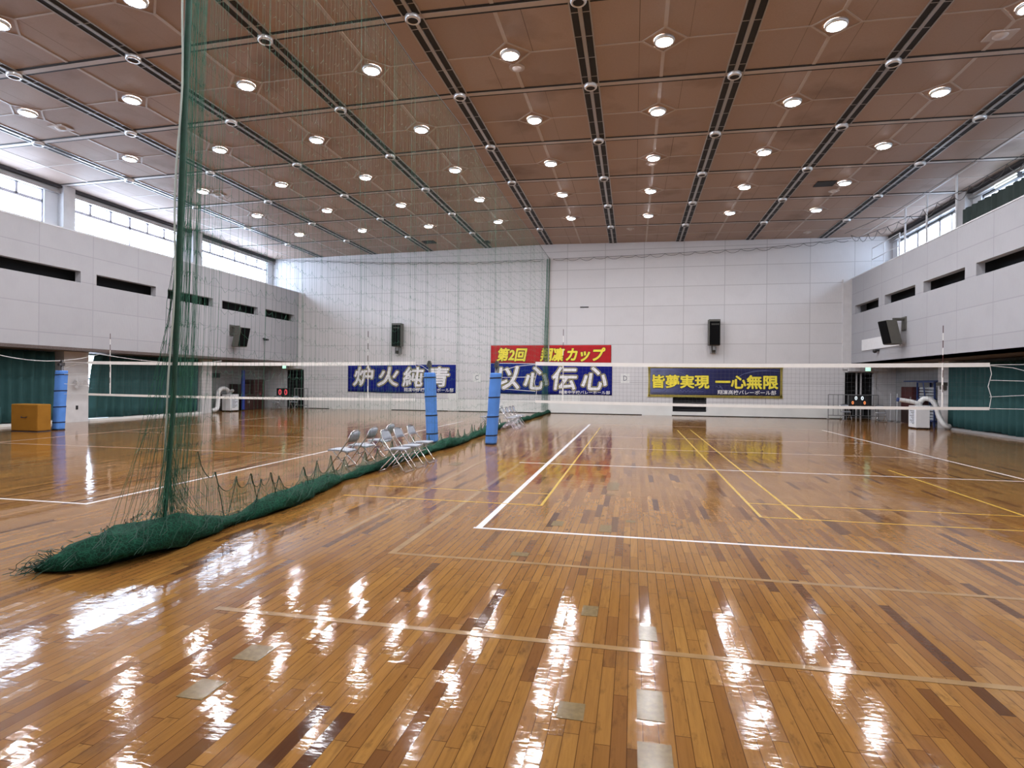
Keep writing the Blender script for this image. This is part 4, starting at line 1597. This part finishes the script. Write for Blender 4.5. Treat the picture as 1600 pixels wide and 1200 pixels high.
cooler(13.1, 13.62, 19.95, 20.6, .95, ('x', 13.1), 'white spot cooler with flexible ducts beside the right pillar',
       [([(13.35, 20.2, .93), (13.30, 20.2, 1.03), (13.0, 20.25, 1.12), (12.62, 20.3, 1.18)], .085),
        ([(13.42, 20.4, .93), (13.45, 20.4, 1.10), (13.6, 20.35, 1.24), (13.8, 20.25, 1.18), (13.92, 20.15, .95), (13.98, 20.05, .55), (14.1, 19.95, .25), (14.25, 19.95, .13), (14.33, 20.0, .14)], .10)],
       [(12.62, 20.3, 1.18), (12.55, 20.3, 1.19)])
cooler(-20.5, -19.95, 21.55, 22.25, .95, ('x', -19.95), 'white spot cooler with flexible ducts beside the far left pillar',
       [([(-20.2, 21.8, .93), (-20.15, 21.8, 1.05), (-20.05, 21.75, 1.12), (-19.95, 21.7, 1.16)], .09),
        ([(-20.3, 21.9, .93), (-20.3, 21.75, 1.18), (-20.25, 21.3, 1.28), (-20.2, 20.9, 1.1), (-20.15, 20.8, .6), (-20.12, 20.7, .22), (-20.1, 20.45, .12), (-20.05, 20.3, .13)], .11)],
       None)

# ---- left corner furniture
t = thing('tall_cabinet', 'tall dark red cabinet in the left corner recess', 'cabinet', (-20.7, 24.55, 0))
bx(-21.15, -20.3, 24.05, 25.05, 0, 1.78).build('carcass', M['locker'], t, bevel=.01)
for k, (a, b) in enumerate(((24.07, 24.54), (24.56, 25.03))):
    d = bx(-20.3, -20.275, a, b, .06, 1.74).build('door', M['locker'], t)
    bx(-20.275, -20.25, (b - .07) if k == 0 else (a + .03), (b - .03) if k == 0 else (a + .07), .8, 1.0).build('handle', M['chrome'], d)
t = thing('low_cabinet', 'lower dark brown cabinet left of the tall red one', 'cabinet', (-20.7, 23.5, 0))
bx(-21.15, -20.3, 22.98, 24.02, 0, .9).build('carcass', M['locker'], t, bevel=.01)
bx(-21.15, -20.5, 22.98, 24.02, .9, 1.52).build('upper_case', M['locker_dark'], t, bevel=.01)
for k, (a, b) in enumerate(((23.0, 23.49), (23.51, 24.0))):
    d = bx(-20.3, -20.275, a, b, .06, .86).build('door', M['locker'], t)
    bx(-20.275, -20.25, (b - .07) if k == 0 else (a + .03), (b - .03) if k == 0 else (a + .07), .4, .55).build('handle', M['chrome'], d)
t = thing('black_crate', 'black crate on the floor right of the left spot cooler', 'crate', (-20.7, 22.6, 0))
bx(-21.1, -20.4, 22.32, 22.92, 0, .86).build('crate_body', M['black'], t, bevel=.02)
bx(-21.12, -20.38, 22.3, 22.94, .86, .95).build('lid', M['black'], t, bevel=.02)
for (x, y, z0, z1, lab) in ((-20.2, 22.93, 0, 2.32, 'slim blue padded pole left of the dark cabinets'), (-21.0, 20.9, 0, 2.3, 'slim blue padded pole behind the far left pillar')):
    t = thing('padded_pole', lab, 'pole', (x, y, 0), 'slim blue poles in the left corner')
    MB().tube([(x, y, z0), (x, y, 2.78)], .045, 10).build('pole', M['black'], t)
    MB().tube([(x, y, .05), (x, y, z1)], .10, 12).build('padding', M['pole_blue'], t, smooth=False)


def scoreboard(x, y, z, w, h, lab, top, bottom):
    t = thing('scoreboard', lab, 'scoreboard', (x, y, z), 'scoreboards in the back corners')
    bx(x - w / 2, x + w / 2, y - .05, y + .05, z, z + h).build('case', M['black'], t, bevel=.01)
    for (chs, zz, hh, xs, m) in (top, bottom):
        for c, xx in zip(chs, xs):
            lettering('digit', c, x + xx - hh * .3, x + xx + hh * .3, z + zz, z + zz + hh, y - .054, m, t, offset=0.035)
    return t


def work_table(x0, x1, y0, y1, h, lab):
    t = thing('folding_table', lab, 'table', ((x0 + x1) / 2, (y0 + y1) / 2, 0), 'tables under the scoreboards')
    bx(x0, x1, y0, y1, h - .03, h).build('table_top', M['locker_dark'], t)
    for x in (x0 + .08, x1 - .08):
        for y in (y0 + .05, y1 - .05):
            MB().tube([(x, y, 0), (x, y, h - .03)], .015, 6).build('leg', M['tube_steel'], t)
    MB().tube([(x0 + .08, y0 + .05, .12), (x1 - .08, y0 + .05, .12)], .012, 6).build('stretcher', M['tube_steel'], t)
    return t


def barrier(x0, x1, y, h, lab, nb):
    t = thing('tube_barrier', lab, 'barrier', ((x0 + x1) / 2, y, 0), 'grey tube barriers by the corner doorways')
    for x in (x0, x1):
        MB().tube([(x, y, 0), (x, y, h)], .022, 6).build('post', M['tube_steel'], t)
        MB().tube([(x, y - .2, .02), (x, y + .2, .02)], .02, 6).build('foot', M['tube_steel'], t)
    for z in (h, .2):
        MB().tube([(x0, y, z), (x1, y, z)], .022, 6).build('rail', M['tube_steel'], t)
    for k in range(nb):
        x = x0 + (x1 - x0) * (k + 1) / (nb + 1)
        MB().tube([(x, y, .2), (x, y, h)], .014, 6).build('bar', M['tube_steel'], t)
    return t


work_table(12.35, 13.65, 25.75, 26.15, .76, 'dark folding table holding the right scoreboard')
scoreboard(13.02, 25.9, .76, .92, .5, 'black scoreboard with white and orange zeros in the right corner', (('0', '0'), .26, .2, (-.13, .16), M['led_white']), (('0', '0'), .04, .17, (-.28, .27), M['led_orange']))
barrier(11.75, 14.1, 26.35, 1.28, 'grey tube barrier behind the right scoreboard', 9)
work_table(-20.1, -19.15, 25.75, 26.1, .76, 'dark folding table holding the left scoreboard')
scoreboard(-19.58, 25.92, .76, .88, .5, 'black scoreboard with red digits in the left corner', (('0', '0'), .08, .36, (-.2, .2), M['led_red']), ((), 0, .1, (), M['led_red']))
barrier(-19.1, -18.2, 26.4, 1.26, 'grey tube barrier right of the left scoreboard', 3)
# thin upright stands right of the right table
for k, (x, y) in enumerate(((14.3, 25.4), (14.35, 24.8))):
    t = thing('pole_stand', ['slim pale pole stand in the right corner, the left one', 'slim pale pole stand in the right corner, the right one'][k], 'stand', (x, y, 0), 'pole stands in the right corner')
    MB().tube([(x, y, .03), (x, y, 1.38)], .02, 8).build('pole', M['wall_upper'], t)
    MB().lathe((x, y, 0), [(.001, .05), (.05, .045), (.14, .02), (.15, 0.0)], 16).build('base', M['tube_steel'], t, smooth=True)

# ---- mat rack, right recess
t = thing('mat_rack', 'blue steel rack against the wall behind the right spot cooler', 'rack', (14.7, 22.0, 0))
for y in (21.45, 23.0):
    for x in (14.45, 14.98):
        bx(x - .03, x + .03, y - .03, y + .03, 0, 2.0).build('post', M['rack_blue'], t)
for z in (.25, 1.2, 1.94):
    bx(14.42, 15.01, 21.42, 23.03, z - .03, z + .02).build('shelf', M['rack_blue'], t)
MB().tube([(14.44, 21.2, 1.98), (14.44, 24.3, 1.98)], .03, 8).build('top_rail', M['rack_blue'], t)
MB().tube([(14.42, 22.2, 1.2), (14.40, 22.35, 1.95)], .03, 8).build('brace', M['rack_blue'], t)
ORD = ['lowest', 'second', 'third', 'fourth', 'fifth']
for k, z in enumerate((.275, .40, .53, .66, .80)):
    tag(bx(14.5, 14.97, 21.5, 22.96, z, z + .10).build('folded_mat', M['grey_mat'], bevel=.03), f'folded grey mat on the lower shelf of the blue rack, {ORD[k]} from the bottom', 'mat', 'folded mats on the blue rack')
for k, z in enumerate((1.225, 1.35, 1.48, 1.61)):
    tag(bx(14.5, 14.97, 21.5, 22.96, z, z + .10).build('folded_mat', M['grey_mat'], bevel=.03), f'folded grey mat on the upper shelf of the blue rack, {ORD[k]} from the bottom', 'mat', 'folded mats on the blue rack')
t = thing('red_locker', 'dark red box locker between the pole stands and the blue rack', 'locker', (14.65, 23.7, 0))
bx(14.35, 15.0, 23.2, 24.35, .02, 1.72).build('carcass', M['red_box'], t, bevel=.01)
bx(14.33, 14.35, 23.22, 24.33, .75, 1.70).build('door', M['red_box'], t)
bx(14.31, 14.33, 23.3, 23.36, 1.1, 1.25).build('handle', M['chrome'], t)
bx(14.33, 14.35, 23.22, 24.33, .06, .72).build('lower_door', M['locker_dark'], t)
t = thing('pillar_box', 'grey switch box on the right pillar at head height', 'switch box', (14.45, 20.8, 1.8))
bx(14.36, 14.5, 20.5, 21.15, 1.78, 1.92).build('case', M['spk_grey'], t)
bx(14.34, 14.5, 20.55, 20.8, 1.62, 1.76).build('socket_strip', M['spk_grey'], t)
tag(bx(-20.0, -19.97, 12.5, 12.58, .5, .66).build('wall_socket', M['black']), 'small dark socket low on the left pillar', 'socket')
t = thing('wall_fan', 'round pale wall fan on the left pillar', 'fan', (-20.0, 12.52, 1.4))
MB().tube([(-20.0, 12.52, 1.55), (-19.9, 12.52, 1.55)], .05, 10).build('mount', M['white_plastic'], t)
mb = MB()
for r in (.05, .12, .19, .25):
    pts = [(-19.86 + (.02 if r < .1 else 0), 12.52 + r * math.cos(a), 1.55 + r * math.sin(a)) for a in np.linspace(0, 2 * PI, 25)]
    mb.tube(pts, .006, 4, cap=False)
for k in range(12):
    a = 2 * PI * k / 12
    mb.tube([(-19.86, 12.52 + .04 * math.cos(a), 1.55 + .04 * math.sin(a)), (-19.86, 12.52 + .25 * math.cos(a), 1.55 + .25 * math.sin(a))], .004, 4)
mb.build('cage', M['pillar'], t)
mb = MB()
for k in range(3):
    a = 2 * PI * k / 3
    c, s_ = math.cos(a), math.sin(a)
    pts = [(-19.885, .03, -.02), (-19.90, .2, -.06), (-19.88, .21, .05), (-19.87, .03, .03)]
    q = [(x_, 12.52 + yy * c - zz * s_, 1.55 + yy * s_ + zz * c) for x_, yy, zz in pts]
    q2 = [(x_ - .008, b_, c_) for x_, b_, c_ in q]
    mb.hexa(q2 + q)
mb.build('blades', M['white_plastic'], t)

# ================================================================== GREEN DIVIDER NET
def netx(y):
    """the net follows the roll on the floor: bowed left past the chairs"""
    pts = [(-3.0, -2.88), (0.5, -2.88), (2.6, -3.14), (6.0, -3.13), (9.0, -2.98), (12.8, -3.15), (17.5, -3.15), (20.0, -3.06), (27.0, -3.0)]
    return np.interp(y, [p[0] for p in pts], [p[1] for p in pts])


NET_TOP, NET_BOT = 8.9, 0.14
Y0, Y1 = -1.5, YB - .14
dn = thing('divider_net', 'tall green divider net hanging down the middle of the hall, bunched on the floor', 'net', (-2.95, 12.0, 0))

ys = list(Y0 + np.sort(rng.random(84) ** 1.25) * 0.34)                # bunched leading edge
ys += list(np.arange(Y0 + .35, Y0 + .72, .026))
y = Y0 + .72
while y < Y1:
    y += .075 + .06 * rng.random() + (0.03 if y > 8 else 0)
    if rng.random() < .16 and y < 16:
        ys += [y + .012, y + .026]
    ys.append(min(y, Y1))
ys = np.array(sorted(ys))
NV = len(ys)
zz = np.linspace(NET_BOT, NET_TOP, 26)
phase = rng.random(NV) * 6.28


def net_pt(k, z):
    yk = ys[k]
    near = np.exp(-np.maximum(yk - Y0, 0) / 0.9)
    x = netx(yk) + near * (0.17 * (z - 0.6) / 5.0) + 0.03 * np.sin(yk * 2.4 + 0.25 * z) + 0.012 * np.sin(phase[k] + z * 1.4)
    # the lower part of the leading edge spreads back towards the roll
    spread = near * np.clip((3.0 - z) / 3.0, 0, 1) ** 2
    yy_ = yk - spread * 0.18 * (0.4 + np.abs(np.sin(phase[k]))) + 0.010 * np.sin(phase[k] * 2 + z * 2.1)
    return np.stack([x, yy_, z], -1)


polys = [net_pt(k, zz) for k in range(NV)]
# cross cords: short swags between neighbouring gathered cords
rows = np.arange(0.5, NET_TOP, 0.26)
for r_i, z in enumerate(rows):
    pl = []
    for k in range(NV):
        zj = z + .045 * np.sin(phase[k] * 3 + r_i)
        p = net_pt(k, np.array([zj]))[0]
        if pl:
            q = pl[-1]
            gap = p[1] - q[1]
            if gap > .05:
                pl.append(((q[0] + p[0]) / 2, (q[1] + p[1]) / 2, (q[2] + p[2]) / 2 - .38 * gap))
        pl.append(tuple(p))
    polys.append(pl)
strands('net_panel', polys, 0.0015, M['net_green'], dn)

# loose folds flaring from the leading edge down to the heap
polys, cone = [], []
for k in range(15):
    z = np.linspace(0.12, 3.6 + 1.2 * rng.random(), 16)
    f = np.clip((4.2 - z) / 4.1, 0, 1) ** 2.2
    a = (k + .5) / 15
    x = netx(Y0) + .10 * (z - .6) / 4 - f * a * .34 + .015 * np.sin(z * 6 + k)
    yv = Y0 + .02 - f * a * .52 + .015 * np.cos(z * 5 + k * 2)
    polys.append(np.stack([x, yv, z], -1))
for k in range(46):                                       # gathered cone round the foot of the edge rope
    z1_ = .55 + .6 * rng.random()
    ye, xe = Y0 - .62 + 1.15 * rng.random(), -2.94 + .07 * rng.normal()
    f = np.linspace(0, 1, 7) ** 1.5
    z_ = z1_ + (.22 - z1_) * np.linspace(0, 1, 7)
    cone.append(np.stack([netx(Y0) + .01 + (xe - netx(Y0) - .01) * f, Y0 - .02 + (ye - Y0 + .02) * f, z_], -1))
cross = []
for j in range(4, 16, 1):
    zj = .3 + j * .18
    row = []
    for P in polys:
        row.append((np.interp(zj, P[:, 2], P[:, 0]), np.interp(zj, P[:, 2], P[:, 1]), zj + .03 * math.sin(len(row) * 2.3 + j)))
    cross.append(row)
strands('loose_fold', polys + cross + cone, 0.0026, M['net_green'], dn)

# leading edge rope and the pale cord beside it
z = np.linspace(0.3, NET_TOP, 30)
x = netx(Y0) + .17 * (z - .6) / 5.0
MB().tube([(a, Y0 - .01 - .05 * max(0, 1.5 - c) , c) for a, c in zip(x, z)], [.018 + .014 * max(0, 1 - abs(c - 4.4) / 4) for c in z], 8).build('edge_rope', M['rope_green'], dn, smooth=True)
MB().tube([(a - .02 + .02 * math.sin(c * 3), Y0 - .05 - .05 * max(0, 1.5 - c), c) for a, c in zip(x, z) if c > .85], .010, 6).build('edge_cord', M['rope_white'], dn, smooth=True)
MB().tube([(netx(q), q, NET_TOP + .01) for q in np.linspace(Y0, Y1, 40)], .012, 6).build('top_rope', M['cable'], dn)
# gathered end against the back wall
polys = [[(netx(26.5) - .02 * k + .05 * math.sin(k), YB - .10 - .012 * k, 8.9), (netx(26.5) - .06 - .03 * k, YB - .09 - .01 * k, 4.0), (netx(26.5) - .05 - .05 * k, YB - .1 - .01 * k, .15)] for k in range(8)]
strands('gathered_end', polys, 0.010, M['net_green'], dn, 4)


# the roll on the floor: one long lumpy bundle that swells at the near end
def roll_mesh():
    path = [(-3.42, -2.44, .03), (-3.33, -2.41, .06), (-3.21, -2.33, .105), (-3.08, -2.18, .15), (-2.98, -1.95, .165), (-2.93, -1.7, .185), (-2.90, -1.45, .18), (-2.89, -1.2, .13), (-2.88, -.95, .115)]
    yq = -.75
    while yq < Y1 - .05:
        r = .105 + .02 * math.sin(yq * 1.7) + .012 * math.sin(yq * 4.1)
        if -.7 < yq < -.2:
            r *= .8
        if 2.4 < yq < 6.4:
            r *= .70
        if 13 < yq < 17:
            r *= .85
        if yq > 9:
            r *= .82
        path.append((netx(yq) + .02 * math.sin(yq * 2.2), yq, r))
        yq += .22
    n = 14
    mb = MB()
    vs, fs = [], []
    for i, (x, y, r) in enumerate(path):
        a = path[max(i - 1, 0)]
        b = path[min(i + 1, len(path) - 1)]
        d = Vector((b[0] - a[0], b[1] - a[1], 0)).normalized()
        s = Vector((-d.y, d.x, 0))
        for k in range(n):
            t_ = 2 * PI * k / n
            lump = 1 + .16 * math.sin(3 * t_ + i * 1.3) + .10 * math.sin(5 * t_ - i * 2.1) + .08 * rng.normal()
            h = max(.004, r * .85 + r * .95 * math.sin(t_) * lump)
            wv = r * 1.35 * math.cos(t_) * lump
            vs.append((x + s.x * wv, y + s.y * wv, h))
    for i in range(len(path) - 1):
        for k in range(n):
            a, b = i * n + k, i * n + (k + 1) % n
            fs.append((a, a + n, b + n, b))
    fs.append(tuple(range(n)))
    fs.append(tuple(range((len(path) - 1) * n, len(path) * n))[::-1])
    mb.add(vs, fs)
    return mb, path


mb, path = roll_mesh()
roll = mb.build('floor_roll', M['heap'], dn, smooth=True)
# frayed cords over the bundle
polys = []
for (x, y, r) in path:
    m_ = 11 if y < -.9 else (4 if y < 6 else 2)
    for k in range(m_):
        a = rng.random() * PI
        px, py, pz = x, y, r
        pl = []
        L = .06 + .16 * rng.random()
        th = rng.normal() * .5
        rr = r * 1.3
        for s in np.linspace(-1, 1, 6):
            aa = a + s * .55
            pl.append((x + rr * 1.25 * math.cos(aa) + .01 * rng.normal(), y + s * L + .01 * rng.normal(), max(.006, r * .85 + rr * .95 * math.sin(aa) + .012 * rng.normal())))
        polys.append(pl)
# spilled mesh at the near tip
for k in range(16):
    a = -2.6 + .9 * rng.random() + .0
    p = np.array([-3.30 + .05 * rng.normal(), -2.40 + .05 * rng.normal(), .06 + .05 * rng.random()])
    pl = [tuple(p)]
    for s in range(5):
        p = p + np.array([-.045 * rng.random(), -.01 + .04 * rng.normal(), .035 * rng.normal()])
        p[2] = max(.006, p[2])
        pl.append(tuple(p))
    polys.append(pl)
strands('frayed_cord', polys, 0.0035, M['rope_green'], dn, 3)

# hem skirt hooked up in peaks above the roll
peaks = [(-1.17, .95), (-.92, .69), (-.52, .58), (-.24, .57), (-.05, .47), (.12, .53), (.29, .46), (1.05, .47), (1.45, .51), (2.05, .51)]
yq = 2.6
while yq < 16:
    peaks.append((yq, .36 + .14 * rng.random()))
    yq += .38 + .5 * rng.random()
edge = []
for (a, za), (b, zb_) in zip(peaks[:-1], peaks[1:]):
    for s in np.linspace(0, 1, 7)[:-1]:
        w = 4 * s * (1 - s)
        dip = min(.24, .34 * (b - a) + .06)
        zv = za + (zb_ - za) * s - dip * w ** .6
        yv = a + (b - a) * s
        edge.append((netx(yv) + .03 + .02 * math.sin(yv * 5), yv, max(.2, zv)))
E_ = np.array(edge)
polys = []
for yv in np.arange(-1.2, 15.5, .022):
    ze = np.interp(yv, E_[:, 1], E_[:, 2])
    xe = np.interp(yv, E_[:, 1], E_[:, 0])
    sh = .03 * math.sin(yv * 7)
    polys.append([(xe + .02, yv + sh, .12), (xe + .012, yv + sh * .6 + .008 * math.sin(yv * 90), .12 + (ze - .12) * .5), (xe, yv, ze)])
for f in (.25, .5, .75):
    polys.append([(p[0] + .01, p[1] + .02 * math.sin(i * 1.3), .12 + (p[2] - .12) * f + .02 * math.sin(i * .9)) for i, p in enumerate(edge)])
strands('hem_skirt', polys, 0.0024, M['net_green'], dn)
strands('hem_rope', [edge] + [[(p[0] + .012, p[1] + .03 * s * (1 if q % 2 else -1), p[2] + (.14 - p[2]) * s / 5) for s in range(6)] for q, p in enumerate(edge[::6]) if p[2] < .8], 0.005, M['rope_green'], dn, 5)

# ------------------------------------------------------------------ clean up helper properties
for o in bpy.data.objects:
    if '_o' in o.keys():
        del o['_o']
